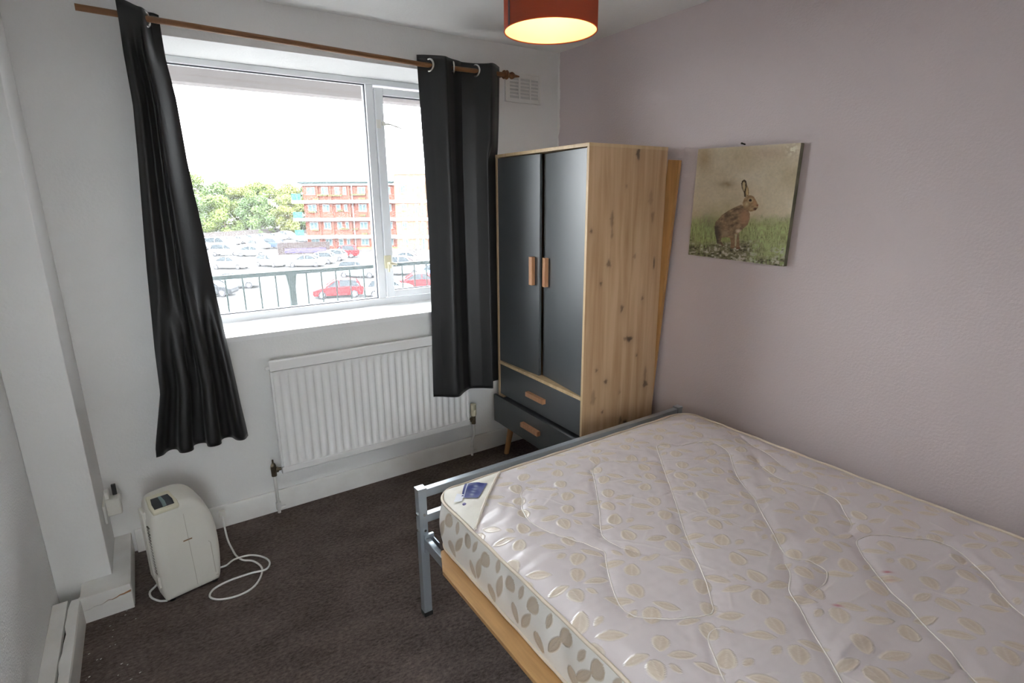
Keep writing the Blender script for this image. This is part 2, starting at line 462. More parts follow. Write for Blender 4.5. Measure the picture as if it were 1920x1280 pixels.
for k, y in enumerate(ys):
    w = .0035*math.sin(k*1.3)+.0025*math.sin(k*3.1)
    for x, z in ((-2.643+w, 0), (-2.643+w, .108), (-2.613, .108), (-2.610, .100), (-2.610, 0)): mb.v.append((x, y, z))
for k in range(59):
    a = 5*k
    for i in range(5): mb.f.append((a+i, a+(i+1)%5, a+5+(i+1)%5, a+5+i))
mb.f += [(0,1,2,3,4), tuple(295+i for i in (4,3,2,1,0))]
obj('outer_board', mb, M['gloss'], bl)
obj('crack_shade_strip', MB().box(-2.65, -2.634, Y0, -.42, .0, .090), M['dark'], bl)  # dark strip set into the gap, its shade put in as colour

# ------------------------------------------------------------------ window
win = bpy.data.objects.new('window_1', None); C.objects.link(win); win.location = (-1.385, YF, WZ0)
win['kind'] = 'structure'; win['label'] = 'white plastic window with a large fixed pane and a narrow casement'
y0, y1 = YF, YF+.07
GX0, GX1, GZ0, GZ1 = WX0+.05, -1.075, .990, 2.182
mb = MB()
mb.box(WX0, GX0, y0, y1, WZ0, WZ1); mb.box(GX1, -1.030, y0, y1, GZ0, GZ1)
mb.box(GX0, WX1, y0, y1, WZ0, GZ0); mb.box(GX0, WX1, y0, y1, GZ1, WZ1)
mb.box(WX1-.03, WX1, y0, y1, GZ0, GZ1)
obj('window_frame', mb, M['upvc'], win, fix=False, bevel=.004)
# casement sash, a touch proud of the frame
SX0, SX1, SZ0, SZ1 = -1.028, WX1-.032, .994, 2.166
CX0, CX1, CZ0, CZ1 = -.980, WX1-.075, 1.032, 2.131
mb = MB()
mb.box(SX0, CX0, y0-.012, y1-.02, SZ0, SZ1); mb.box(CX1, SX1, y0-.012, y1-.02, SZ0, SZ1)
mb.box(CX0, CX1, y0-.012, y1-.02, SZ0, CZ0); mb.box(CX0, CX1, y0-.012, y1-.02, CZ1, SZ1)
obj('casement_sash', mb, M['upvc'], win, fix=False, bevel=.004)
mb = MB()
g = .004
for (a, b, c, d, yy) in ((GX0, GX1, GZ0, GZ1, y0+.028), (CX0, CX1, CZ0, CZ1, y0+.02)):
    mb.box(a, a+g, yy-.012, yy+.004, c, d); mb.box(b-g, b, yy-.012, yy+.004, c, d)
    mb.box(a+g, b-g, yy-.012, yy+.004, c, c+g); mb.box(a+g, b-g, yy-.012, yy+.004, d-g, d)
obj('gasket', mb, M['gasket'], win, fix=False)
obj('pane', MB().add([(GX0,y0+.03,GZ0),(GX1,y0+.03,GZ0),(GX1,y0+.03,GZ1),(GX0,y0+.03,GZ1)], [(0,1,2,3)]), M['glass'], win, fix=False)
obj('pane', MB().add([(CX0,y0+.022,CZ0),(CX1,y0+.022,CZ0),(CX1,y0+.022,CZ1),(CX0,y0+.022,CZ1)], [(0,1,2,3)]), M['glass'], win, fix=False)
mb = MB().box(-1.035, -.995, y0-.022, y0-.012, 1.17, 1.245)
mb.tube([(-1.012, y0-.018, 1.20), (-1.008, y0-.045, 1.20), (-.992, y0-.05, 1.198), (-.972, y0-.048, 1.192)], [.009,.009,.008,.006])
mb.tube([(-1.015, y0-.03, 1.205), (-1.018, y0-.036, 1.15)], [.008,.005])
obj('latch', mb, M['cap'], win, fix=True, smooth=True, angle=40)['label'] = 'yellowed cream latch'
mb = MB().box(-1.03, -1.005, y0-.02, y0-.012, 1.955, 2.0).box(-.998, -.978, y0-.022, y0-.012, 1.97, 1.99)
mb.tube([(-.985, y0-.02, 1.977), (-.955, y0-.03, 1.977), (-.88, y0-.032, 1.957)], [.006,.0045,.003])
obj('window_stay', mb, M['plastic'], win, smooth=True, angle=40)
obj('window_sill', MB().box(WX0-.02, WX1+.02, -.03, 0, .928, .951).box(WX0, WX1, 0, YF+.001, .928, .951), M['sill'], win, fix=False)

# ------------------------------------------------------------------ air vent by the ceiling
t_ = thing('air_vent', 'white slotted air vent on the wall above the wardrobe', 'vent', (-.26, 0, 2.10))
mb = MB()
x0, x1, z0, z1 = -.385, -.135, 2.103, 2.265
cols = [(-.352,-.290), (-.278,-.214), (-.202,-.150)]
zrows = [2.128 + .0185*k for k in range(6)]
mb.box(x0, x1, -.006, 0, z0, zrows[0]-.002); mb.box(x0, x1, -.006, 0, zrows[5]+.012, z1)
mb.box(x0, cols[0][0], -.006, 0, zrows[0]-.002, zrows[5]+.012); mb.box(cols[2][1], x1, -.006, 0, zrows[0]-.002, zrows[5]+.012)
for a, b in ((cols[0][1], cols[1][0]), (cols[1][1], cols[2][0])): mb.box(a, b, -.006, 0, zrows[0]-.002, zrows[5]+.012)
obj('vent_frame', mb, M['gloss'], t_, fix=False)
obj('raised_edge', MB().box(x0, x0+.012, -.012, -.006, z0, z1).box(x1-.012, x1, -.012, -.006, z0, z1).box(x0, x1, -.012, -.006, z0, z0+.010).box(x0, x1, -.012, -.006, z1-.010, z1), M['gloss'], t_, fix=False)
obj('vent_shade_sheet', MB().box(x0+.02, x1-.01, -.0010, -.0003, z0+.02, z1-.02), mat('vent_shadow_paint', (.60,.60,.59), .8), t_)  # grey sheet behind the slats, painted as the shade in the slots
for a, b in cols:
    for z in zrows[:-1]:
        obj('slat', MB().add([(a,-.0055,z+.011),(b,-.0055,z+.011),(b,-.001,z+.0205),(a,-.001,z+.0205),(a,-.0055,z+.013),(b,-.0055,z+.013)], [(0,1,2,3),(4,5,1,0)]), M['gloss'], t_)

# ------------------------------------------------------------------ radiator
t_ = thing('radiator', 'white ribbed panel radiator under the window sill', 'radiator', (-1.26, -.06, .237))
RX0, RX1, RZ0, RZ1 = -1.802, -.719, .237, .825
YR = -.098
mb = MB(); P = []
nx = 27*8
prow = [.2745, .285, .30, .74, .760, .772]
amp = [0, .3, 1, 1, .3, 0]
for i in range(nx+1):
    x = RX0+.012 + (RX1-RX0-.024)*i/nx
    ph = (i % 8)/8
    w = max(0, min(1, (abs(ph-.5)*2-.30)/.35))     # raised rib, narrow groove
    P.append([(x, YR + .009*(1-w)*a*0 + .011*w*a*(1) , z) for z, a in zip(prow, amp)])
mb.grid(P)
obj('ribbed_panel', mb, M['radiator'], t_, smooth=True, fix=False)
mb = MB()
for za, zb in ((RZ0, prow[0]), (prow[-1], RZ1)):
    mb.box(RX0, RX1, YR-.001, YR+.022, za, zb)
mb.box(RX0, RX0+.013, YR, YR+.022, prow[0], prow[-1]); mb.box(RX1-.013, RX1, YR, YR+.022, prow[0], prow[-1])
obj('panel_rim', mb, M['radiator'], t_, fix=False, bevel=.006)
obj('back_panel', MB().box(RX0+.01, RX1-.01, YR+.022, YR+.035, RZ0+.004, RZ1-.004), M['radiator'], t_)
for x in (-1.60, -.92):
    obj('bracket', MB().box(x-.02, x+.02, YR+.035, -.002, .32, .76), M['radiator'], t_)
obj('bleed_plug', MB().tube([(RX0+.002, YR+.012, .79), (RX0-.018, YR+.012, .79)], .009), M['radiator'], t_)
# valves and pipes
def valve(x, s, tall):
    r = bpy.data.objects.new('valve', None); C.objects.link(r); r.parent = t_; r.location = Vector((x, YR+.012, .25)) - t_.location
    r['label'] = 'tarnished brass lockshield valve' if not tall else 'brass valve under a cream plastic head'
    mb = MB().tube([(x, YR+.012, .235), (x, YR+.012, .29)], [.013,.013]).tube([(x, YR+.012, .265), (x - s*.035, YR+.012, .265)], [.010,.008])
    mb.tube([(x-s*.012, YR+.012, .265), (x-s*.022, YR+.012, .265)], .014, 6)
    obj('valve_body', mb, M['brass'], r)
    if tall:
        mb = MB().lathe([(0,.288),(.016,.288),(.0185,.295),(.0185,.325),(.017,.327),(.0185,.329),(.0175,.362),(.0,.364)], 14, (x, YR+.012, 0))
        obj('valve_head', mb, M['cap'], r, smooth=True, angle=40)
    else:
        obj('spindle', MB().lathe([(.013,.29),(.010,.300),(.004,.305),(.004,.322),(0,.322)], 12, (x, YR+.012, 0)), M['brass'], r)
    mb = MB().tube([(x, YR+.012, .238), (x+.002, YR+.012, .17), (x+.006, -.048, .10), (x+.008, -.044, .045), (x+.008, -.042, .004)], .0078)
    mb.tube([(x+.008, -.044, .065), (x+.008, -.042, .03), (x+.012, -.042, .02)], [.012,.013,.012])
    mb.tube([(x+.008, -.042, .028), (x+.042, -.04, .028)], .009)
    o = obj('pipe', mb, M['pipe'], t_, smooth=True, angle=50)
valve(-1.838, -1, False); valve(-.690, 1, True)

# ------------------------------------------------------------------ curtain pole and curtains
YP = -.10
def rodz(x): return 2.213 + .031*(-.95-x)/1.345 if x < -.95 else 2.213 + .012*(x+.95)
t_ = thing('curtain_pole', 'thin brown wooden curtain pole above the window', 'curtain pole', (-1.35, YP, 2.18))
path = [(x, YP, rodz(x)) for x in np.linspace(-2.296, -.435, 26)]
obj('pole', MB().tube(path, .0115, 14), M['rod'], t_, smooth=True, angle=50)
zf = rodz(-.435)
mb = MB().lathe([(0,-.006),(.02,-.006),(.024,0),(.02,.006),(.008,.010),(.008,.018),(.0155,.024),(.019,.034),(.015,.044),(.009,.052),(.006,.068),(.004,.082),(0,.084)], 18, (-.435, YP, zf), 'x')
obj('finial', mb, M['rod'], t_, smooth=True, angle=45)
for x in (-.452,):
    mb = MB().tube([(x, 0, zf), (x, YP+.01, zf)], .009).lathe([(.012,0),(.024,0),(.026,-.006),(.016,-.012),(.009,-.018)], 16, (x, 0, zf), 'y')
    mb.torus((x, YP, zf), .017, .0055, 'x', 18, 8)
    obj('bracket', mb, M['rod'], t_, smooth=True, angle=45)
x = -2.10
obj('bracket', MB().tube([(x, 0, rodz(x)), (x, YP+.01, rodz(x))], .009).torus((x, YP, rodz(x)), .017, .0055, 'x', 18, 8), M['rod'], t_, smooth=True, angle=45)

def curtain(name, label, zs, L, R, wave, eyelets, yc, zbot, ztop_fn):
    zmid = min(zs)
    r = thing(name, label, 'curtain', (np.mean(L), YP, zbot), 0, None)
    ns, ntt = 150, 90
    P = []
    for i in range(ns+1):
        s = i/ns; row = []
        for j in range(ntt+1):
            tt = j/ntt
            z = zbot + (ztop_fn(s) - zbot)*tt
            xl = np.interp(z, zs, L); xr = np.interp(z, zs, R)
            dx, y = wave(s, tt)
            row.append((xl + (xr-xl)*s + dx, y, z))
        P.append(row)
    o = obj('cloth', MB().grid(P), M['curtain'], r, smooth=True, fix=False)
    sm = o.modifiers.new('solid', 'SOLIDIFY'); sm.thickness = .0035; sm.offset = 0
    for (s, tilt) in eyelets:
        z = rodz(np.interp(2.2, zs, L) + s*(np.interp(2.2, zs, R)-np.interp(2.2, zs, L)))
        tt = (z - zbot)/(ztop_fn(s)-zbot)
        dx, y = wave(s, tt)
        xl = np.interp(z, zs, L); xr = np.interp(z, zs, R)
        e = obj('eyelet', MB().torus((0,0,0), .0275, .0062, 'y', 32, 8), M['chrome'], r, smooth=True, world=False)
        e.location = Vector((xl+(xr-xl)*s+dx, YP, z)) - r.location
        e.rotation_euler = (0, 0, tilt)
    return r
# left curtain: bunched tight at the top, fanning out towards the hem
zsL = [.46, .53, .65, .77, .96, 1.17, 1.31, 1.41, 1.62, 1.73, 1.92, 1.97, 2.11, 2.21, 2.29]
LL = [-2.305, -2.300, -2.274, -2.248, -2.240, -2.226, -2.217, -2.209, -2.192, -2.183, -2.170, -2.170, -2.172, -2.171, -2.171]
LR = [-1.932, -1.936, -1.946, -1.953, -1.966, -1.980, -1.986, -1.991, -2.007, -2.013, -2.018, -2.020, -2.035, -2.036, -2.036]
def sstep(a, b, x):
    x = max(0, min(1, (x-a)/(b-a))); return x*x*(3-2*x)
def waveL(s, t):
    # hem: three folds standing forward
    hem = -math.cos(2*PI*(s-.31)/.305) * (.45 + .55*sstep(.02, .2, s))
    # upper part: two folds on the left, a sharp step, then one broad panel turned to the window
    up = -(.55 + .45*math.cos(2*PI*(s-.15)/.34)) if s < .48 else -1.05 + 2.0*sstep(.52, 1.02, s)**.8
    up += .9*math.exp(-((s-.49)/.022)**2)
    k = sstep(.02, .50, t)
    top = sstep(.88, .97, t)
    y = hem*(1-k) + up*k
    y = y*(1-top) + (-1.0 if s < .55 else -1.0 + 2.1*sstep(.55, .78, s))*top
    a = .030 + .008*(1-t)
    return .010*math.sin(4*PI*(s-.31)/.305)*(1-k)*math.sin(PI*s), YP - .008*(1-t) + a*y
curtain('curtain', 'long black curtain left of the window, bunched and fanning out at the hem', zsL, LL, LR, waveL, [(.64, 1.05)], YP, .484,
        lambda s: 2.284 - .020*s + .004*math.sin(9*s))
zsR = [.46, .50, .80, 1.10, 1.44, 1.76, 2.02, 2.22, 2.28]
RL = [-.966, -.966, -.954, -.945, -.936, -.940, -.945, -.949, -.949]
RR = [-.500, -.500, -.500, -.500, -.500, -.495, -.478, -.469, -.469]
def waveR(s, t):
    x = s*.475
    ph = 2*PI*(x-.050)/.264 + .25*math.sin(3*t)*(1-t)
    w = math.sin(ph)
    a = .048
    yb = YP - .052*(1-t)**1.2
    y = yb - a*w*(1.0 if w > 0 else .75)
    # below the wardrobe's top the outer edge is tucked back behind its corner
    k = sstep(.78, .70, t)*sstep(.74, .86, s)
    y = y*(1-k) + max(y, -.078)*k
    dx = .016*math.sin(2*ph)*(.4+.6*t)*math.sin(PI*s)
    return dx, y
curtain('curtain', 'black eyelet curtain hanging in folds between the window and the wardrobe', zsR, RL, RR, waveR, [(.105, -1.15), (.66, -1.15), (.385, 1.2)], YP, .478,
        lambda s: 2.258 + .004*math.sin(14*s+1) - .003*s)

# ------------------------------------------------------------------ pendant lamp
LX, LY, LZ, LR_ = -1.157, -1.42, 2.030, .134
t_ = thing('pendant_lamp', 'terracotta drum lampshade hanging from the ceiling, lit inside', 'lamp', (LX, LY, LZ))
SH = .185
obj('lamp_shade', MB().lathe([(LR_,0),(LR_,SH)], 72, (LX,LY,LZ)), M['shade'], t_, smooth=True, fix=False)
obj('shade_lining', MB().lathe([(LR_-.0025,.0015),(LR_-.0025,SH-.001)], 72, (LX,LY,LZ)), M['lining'], t_, smooth=True, fix=False)
for z_ in (LZ, LZ+SH): obj('rim_band', MB().torus((LX,LY,z_), LR_-.001, .0018, 'z', 72, 6), M['shade'], t_, smooth=True)
a0 = math.radians(172)
P = [[(LX+(LR_+.0012)*math.cos(a0+d), LY+(LR_+.0012)*math.sin(a0+d), LZ+z) for z in (0, SH)] for d in np.linspace(0, .075, 5)]
obj('overlap_seam', MB().grid(P), mat('dark_seam_cloth', (.045,.012,.012), .8), t_, fix=False)
mb = MB()
for k in range(3):
    a = k*2*PI/3+.4
    mb.tube([(LX+.02*math.cos(a), LY+.02*math.sin(a), LZ+SH-.02), (LX+LR_*math.cos(a), LY+LR_*math.sin(a), LZ+SH-.002)], .0015, 6)
mb.torus((LX,LY,LZ+SH-.02), .021, .002, 'z', 24, 6)
obj('spider_ring', mb, M['plastic'], t_)
mb = MB().tube([(LX,LY,LZ+SH+.02),(LX,LY,H-.02)], .003, 8)
obj('flex', mb, M['plastic'], t_)
obj('lamp_holder', MB().lathe([(.0,.03),(.008,.03),(.019,.012),(.019,-.035),(.016,-.04),(0,-.04)], 20, (LX,LY,LZ+SH)), M['plastic'], t_, smooth=True, angle=40)
obj('ceiling_rose', MB().lathe([(0,-.028),(.012,-.026),(.03,-.018),(.045,-.004),(.045,0)], 28, (LX,LY,H)), M['plastic'], t_, smooth=True, angle=50)
obj('bulb', MB().sphere((LX,LY,LZ+.095), (.026,.026,.034), 18, 12).lathe([(.014,.125),(.014,.15)], 14, (LX,LY,LZ)), M['bulb'], t_, smooth=True)

# ------------------------------------------------------------------ wardrobe (own frame: x depth, y width away from camera, z up)
wr = thing('wardrobe', 'two-door oak wardrobe with charcoal doors and two drawers in the corner', 'wardrobe', (-.537,-.903,0), -.0221)
WD, WW, WT, WB = .494, .797, 1.802, .222
tp = .016
# near side panel is a fine grid so the knots can be painted on as grain
nz, ny = 260, 84
P = [[(.0 + WD*i/ny, 0, WB + (WT-tp-WB)*j/nz) for j in range(nz+1)] for i in range(ny+1)]
mb = MB().grid(P)
o = obj('side_panel', mb, M['oak'], wr, world=False, fix=False)
co = np.array(mb.v); xx = co[:,0]/WD; zz = co[:,2]
kn = np.zeros(len(co))
# knots: (fraction of depth, height, half width m, half height m, strength)
for fx, hz, wx, wz, st in ((.60,1.765,.010,.022,1),(.30,1.47,.008,.035,.6),(.31,1.40,.006,.02,.5),(.80,1.56,.012,.03,.3),(.84,1.48,.009,.02,.5),(.90,1.24,.004,.028,.9),
      (.28,1.265,.011,.014,.75),(.62,1.29,.008,.010,.45),(.19,1.175,.006,.008,.8),(.48,1.04,.008,.015,.8),(.76,1.075,.007,.009,.6),(.60,.875,.018,.011,1),(.545,.88,.012,.008,.6),
      (.17,.745,.006,.008,.7),(.30,.675,.009,.010,.9),(.14,.60,.012,.035,.42),(.72,.78,.006,.007,.6),(.86,.665,.008,.04,.5),(.87,.61,.014,.016,.9),(.27,.515,.006,.008,.8),
      (.53,.44,.009,.018,.75),(.60,.415,.011,.022,1),(.27,.37,.01,.01,.4),(.05,1.42,.006,.008,.8),(.47,1.62,.006,.008,.4),(.50,.60,.006,.01,.35)):
    wx *= 1.2; wz *= 1.2; st *= .85
    d = ((co[:,0]-fx*WD)/wx)**2 + ((zz-hz)/wz)**2
    ang_ = np.arctan2(zz-hz, co[:,0]-fx*WD); d = d*(1+.35*np.sin(3*ang_+hz*40)+.2*np.sin(5*ang_+fx*30)); kn = np.maximum(kn, st*np.clip(1.35-d,0,1)**.8)
    halo = ((co[:,0]-fx*WD)/(wx*2.2))**2 + ((zz-hz)/(wz*2.6))**2
    kn = np.maximum(kn, .22*st*np.exp(-halo))
paint(o, np.repeat(kn[:,None], 3, 1), 'Knot')
mb = MB()
mb.box(.001, WD, .0005, tp, WB, WT-tp)                        # behind the painted face
mb.box(0, WD, WW-tp, WW, WB, WT-tp)
obj('carcass_side', mb, M['oak_edge'], wr, world=False, fix=False)
obj('top_panel', MB().box(-.001, WD+.001, -.001, WW+.001, WT-tp, WT), M['oak_edge'], wr, world=False, bevel=.001)
mb = MB().box(0, WD-.01, tp, WW-tp, .600, .617); mb.box(.02, WD-.01, tp, WW-tp, WB, WB+tp); mb.box(WD-.012, WD-.004, tp, WW-tp, WB+tp, WT-tp)
mb.box(.012, WD-.012, WW/2-.008, WW/2+.008, .617, WT-tp) if False else None
obj('shelf_board', mb, M['oak_edge'], wr, world=False, fix=False)
def hbar(mb, cx, cy, cz, ln, vert, out=.026, w=.027):
    if vert: mb.box(cx-out, cx-.003, cy-w/2, cy+w/2, cz-ln/2, cz+ln/2)
    else: mb.box(cx-out, cx-.003, cy-ln/2, cy+ln/2, cz-w/2, cz+w/2)
def whandle(parent, mb):
    return obj('handle', mb, M['handle'], parent, world=False, bevel=.0018)
# doors swing about their outer edges and rest a little too far inside
for name, yh, sgn, ang, hy in (('near', tp+.002, 1, math.radians(6.4), .335), ('far', WW-tp-.002, -1, math.radians(2.6), .335)):
    d = obj('door', MB().box(0, .016, 0 if sgn > 0 else -.381, .381 if sgn > 0 else 0, .621, WT-tp-.004), M['charcoal'], wr, world=False, bevel=.0015)
    d.location = (.003, yh, 0); d.rotation_euler = (0, 0, -ang*sgn)
    mb = MB(); hbar(mb, 0, sgn*hy, 1.195, .150, True); whandle(d, mb)
# drawers
d = obj('drawer', MB().box(.004, .020, tp+.003, WW-tp-.003, .408, .597).box(.02, .42, tp+.02, WW-tp-.02, .42, .56), M['charcoal'], wr, world=False, fix=False, bevel=.0015)
mb = MB(); hbar(mb, .004, .388, .502, .165, False); whandle(d, mb)
d = obj('drawer', MB().box(-.036, -.020, .004, WW-.002, .228, .402).box(-.02, .38, tp+.02, WW-tp-.02, .245, .38), M['charcoal'], wr, world=False, fix=False, bevel=.0015)
d.rotation_euler = (0.008, 0, 0)
mb = MB(); hbar(mb, -.036, .382, .326, .165, False); whandle(d, mb)
for lx, ly, sx, sy in ((.06,.06,-1,-1),(.06,WW-.06,-1,1),(WD-.06,.06,1,-1),(WD-.06,WW-.06,1,1)):
    obj('leg', MB().tube([(lx+sx*.026, ly+sy*.03, 0), (lx, ly, WB)], [.015,.021], 8), M['oak_leg'], wr, world=False, smooth=True, angle=60)
for ya_ in (.03, WW-.09): obj('leg_plate', MB().box(.04, WD-.03, ya_, ya_+.06, WB-.012, WB), M['oak_leg'], wr, world=False)

# planks leaning behind the wardrobe
mb = MB().prism([(-.985,1.738),(-.915,1.745),(-.795,.0),(-.862,.0)], -.040, -.022, 'x')
tag(center(obj('plank', mb, M['pine'], bevel=.002)), 'pine plank leaning against the mauve wall behind the wardrobe', 'plank')

# ------------------------------------------------------------------ picture of a hare
NP = 260
def homog(src, dst):
    A = []; B = []
    for (x, y), (u, v) in zip(src, dst):
        A += [[x,y,1,0,0,0,-u*x,-u*y],[0,0,0,x,y,1,-v*x,-v*y]]; B += [u, v]
    h = np.append(np.linalg.solve(np.array(A,float), np.array(B,float)), 1).reshape(3,3)
    return h
HM = homog([(0,1),(1,1),(1,0),(0,0)], [(297,205),(1118,165),(990,1155),(225,1050)])
uu, vv = np.meshgrid(np.linspace(0,1,NP), np.linspace(0,1,NP), indexing='ij')
den = HM[2,0]*uu+HM[2,1]*vv+HM[2,2]
X = (HM[0,0]*uu+HM[0,1]*vv+HM[0,2])/den; Y = (HM[1,0]*uu+HM[1,1]*vv+HM[1,2])/den
def fnoise(x, y, sc, oct=4, seed=0):
    """value noise on arrays"""
    r = np.random.default_rng(seed); out = np.zeros_like(x); amp = 1; tot = 0
    for o_ in range(oct):
        G = r.random((64,64)); a = x/sc*2**o_; b = y/sc*2**o_
        i = np.floor(a).astype(int); j = np.floor(b).astype(int); f = a-i; g = b-j
        f = f*f*(3-2*f); g = g*g*(3-2*g)
        q = lambda m, n: G[(i+m)%64, (j+n)%64]
        out += amp*((q(0,0)*(1-f)+q(1,0)*f)*(1-g) + (q(0,1)*(1-f)+q(1,1)*f)*g); tot += amp; amp *= .55
    return out/tot
img = np.zeros((NP,NP,3)); lin = lambda *c: np.array(srgb(*c))
def blend(mask, col):
    global img
    m = np.clip(mask,0,1)[...,None]; img = img*(1-m) + np.asarray(col)*m
n_big = fnoise(X, Y, 220, 4, 1); n_mid = fnoise(X, Y, 60, 4, 2); n_fine = fnoise(X, Y, 14, 3, 3)
img[:] = lin(184,172,148)
blend((n_big-.45)*2.2, lin(164,150,122)); blend((.42-n_big)*2.5, lin(196,186,168))
blend(np.exp(-((X-350)/60)**2-((Y-270)/90)**2)*.55, lin(140,112,72)); blend(np.exp(-((X-870)/160)**2-((Y-240)/60)**2)*.4, lin(150,118,92))
blend(np.exp(-((X-1050)/45)**2-((Y-215)/45)**2)*.6*(n_fine>.5), lin(222,222,205)); blend(np.exp(-((X-530)/70)**2-((Y-490)/35)**2)*.55*n_mid*1.6, lin(120,100,70))
blend(np.clip((Y-600)/120,0,1)*np.exp(-((X-480)/160)**2)*.5*n_mid*1.4, lin(132,134,72))
# grass
grass = np.clip((Y-690-80*n_mid)/90, 0, 1)
blend(grass*.75, lin(122,134,76))
blade = fnoise(X*1.0+Y*.25*np.sin(X*.021), Y*.34, 12, 3, 5); blend(grass*np.clip((blade-.52)*5,0,1)*.55, lin(156,170,112))
blend(grass*np.clip((.42-blade)*6,0,1)*.7, lin(74,82,44))
blend(np.exp(-((X-385)/55)**2-((Y-800)/90)**2)*.55, lin(104,104,84))
# stony ground
gr = np.clip((Y-(930-.06*(X-300)+30*n_mid))/45,0,1)*np.clip((840-X)/160,0,1)
gr = np.maximum(gr, np.clip((Y-1050)/60,0,1)); gr = np.maximum(gr, np.clip((Y-880)/80,0,1)*np.clip((300-X)/60,0,1)*.8)
blend(gr*.85, lin(104,98,78)); st_ = fnoise(X, Y*1.6, 22, 3, 8)
blend(gr*np.clip((st_-.55)*7,0,1), lin(172,166,152)); blend(gr*np.clip((.42-st_)*7,0,1), lin(58,54,40))
blend(np.exp(-((X-960)/60)**2-((Y-1030)/40)**2)*(st_>.52)*.8, lin(170,170,160))
blend(np.clip((Y-1090)/50,0,1)*np.clip((X-450)/80,0,1)*np.clip((760-X)/60,0,1)*.7, lin(150,144,128))
def inside(poly):
    r = np.zeros(X.shape, bool); n = len(poly)
    for i in range(n):
        x1,y1 = poly[i]; x2,y2 = poly[(i+1)%n]
        c = ((y1>Y)!=(y2>Y)) & (X < (x2-x1)*(Y-y1)/((y2-y1) or 1e-9)+x1)
        r ^= c
    return r
fur = fnoise(X*.6+Y*.2, Y, 16, 3, 11)
body = [(640,655),(600,672),(540,702),(492,735),(462,770),(440,790),(432,830),(436,880),(446,920),(455,962),(478,968),(500,990),(512,978),(486,945),(490,920),(520,912),(558,918),(566,960),(560,1000),(590,1008),(600,985),(612,1012),(645,1008),(634,975),(632,930),(630,880),(660,850),(700,812),(714,770),(716,730),(700,690),(672,660)]
blend(inside(body)*1.0, lin(118,98,76))
bm_ = inside(body)
blend(bm_*np.clip((fur-.5)*5,0,1)*.7, lin(150,126,98)); blend(bm_*np.clip((.46-fur)*5,0,1)*.7, lin(76,62,48))
blend(bm_*np.clip(1-np.hypot((X-675)/60,(Y-760)/95),0,1)*1.3, lin(148,114,88))
blend(bm_*np.clip((Y-780)/60,0,1)*np.clip((500-X)/45,0,1)*.9, lin(62,56,50))
blend(bm_*np.clip(1-np.hypot((X-520)/40,(Y-880)/40),0,1)*1.2, lin(140,122,100))
blend(inside([(598,890),(612,890),(606,985),(598,985)]), lin(176,164,132))
blend(bm_*np.clip((Y-900)/30,0,1)*((X>556))*.7, lin(124,96,70)); blend(inside([(597,892),(613,892),(608,988),(598,988)]), lin(160,150,120)); blend(inside([(512,925),(556,925),(562,985),(514,985)])*(1-bm_)*.0, lin(120,112,90)); blend(bm_*np.clip((Y-990)/15,0,1)*.8, lin(90,52,36))
blend(bm_*np.clip(1-np.hypot((X-625)/28,(Y-865)/22),0,1)*1.2, lin(188,172,150))
head = [(660,662),(655,640),(668,605),(690,582),(720,578),(745,590),(765,625),(783,660),(780,680),(762,700),(742,706),(722,712),(700,702),(680,690),(664,680)]
hm_ = inside(head)
blend(hm_, lin(132,108,78)); blend(hm_*np.clip((fur-.5)*5,0,1)*.6, lin(164,140,106))
blend(hm_*np.clip(1-np.hypot((X-752)/30,(Y-640)/40),0,1), lin(166,128,92)); blend(hm_*np.clip(1-np.hypot((X-758)/22,(Y-690)/16),0,1)*1.6, lin(70,44,34))
blend(hm_*np.clip(1-np.hypot((X-775)/10,(Y-662)/10),0,1)*1.5, lin(120,66,50)); blend(hm_*np.clip(1-np.hypot((X-690)/22,(Y-650)/26),0,1), lin(176,160,124))
blend(np.clip(1.4-np.hypot((X-718)/20,(Y-620)/18),0,1)*hm_, lin(178,156,118)); blend((np.hypot((X-718)/12,(Y-620)/11)<1), lin(36,28,22))
ear2 = [(688,590),(676,560),(672,520),(678,490),(692,500),(704,530),(706,575)]
blend(inside(ear2), lin(140,118,84)); blend(inside([(686,575),(682,530),(690,512),(697,545),(698,575)]), lin(186,164,120))
ear1 = [(670,592),(664,555),(648,520),(643,485),(650,462),(666,453),(682,462),(688,490),(684,530),(678,560),(684,590)]
blend(inside(ear1), lin(66,52,36)); blend(inside([(662,540),(652,505),(654,478),(666,468),(676,480),(676,515),(670,545)]), lin(172,154,118))
# blades over the feet
blend((np.clip((Y-800)/60,0,1)*np.clip((X-690)/30,0,1)*np.clip((blade-.55)*8,0,1))*.5, lin(152,172,112))
blend(np.clip((Y-700)/60,0,1)*np.exp(-((X-320)/70)**2)*np.clip((blade-.55)*8,0,1)*.5, lin(156,176,112))
img *= (1.28*(.90+.20*n_fine))[...,None]
pic = thing('canvas_picture', 'square canvas print of a brown hare on the mauve wall', 'picture', (-.001, -1.313, 1.534))
ps = .484
# local frame: u to the viewer's right (-y), v up, slightly tilted on its nail
P = [[(-.024, -(uu[i,j]-.5)*ps, (vv[i,j]-.5)*ps) for j in range(NP)] for i in range(NP)]
o = obj('printed_canvas', MB().grid(P), attr_mat('hare_print', rough=.65, bump=.15, bscale=420), pic, world=False, fix=False)
paint(o, img.reshape(-1,3)*1.0)
mb = MB().box(-.0235, 0, -ps/2, ps/2, -ps/2, ps/2)
o2 = obj('canvas_edge', mb, mat('canvas_edge', (.30,.27,.20), .7, var=.5, vscale=14, vcol=(.14,.14,.08)), pic, world=False)
for q in (o, o2): q.rotation_euler = (.0252, 0, 0)
tag(center(obj('nail', MB().tube([(0,-1.299,1.786),(-.022,-1.299,1.789)], .003, 10).tube([(-.022,-1.299,1.789),(-.025,-1.299,1.789)], .0042, 10), M['nail'])), 'small dark nail above the hare picture', 'nail')

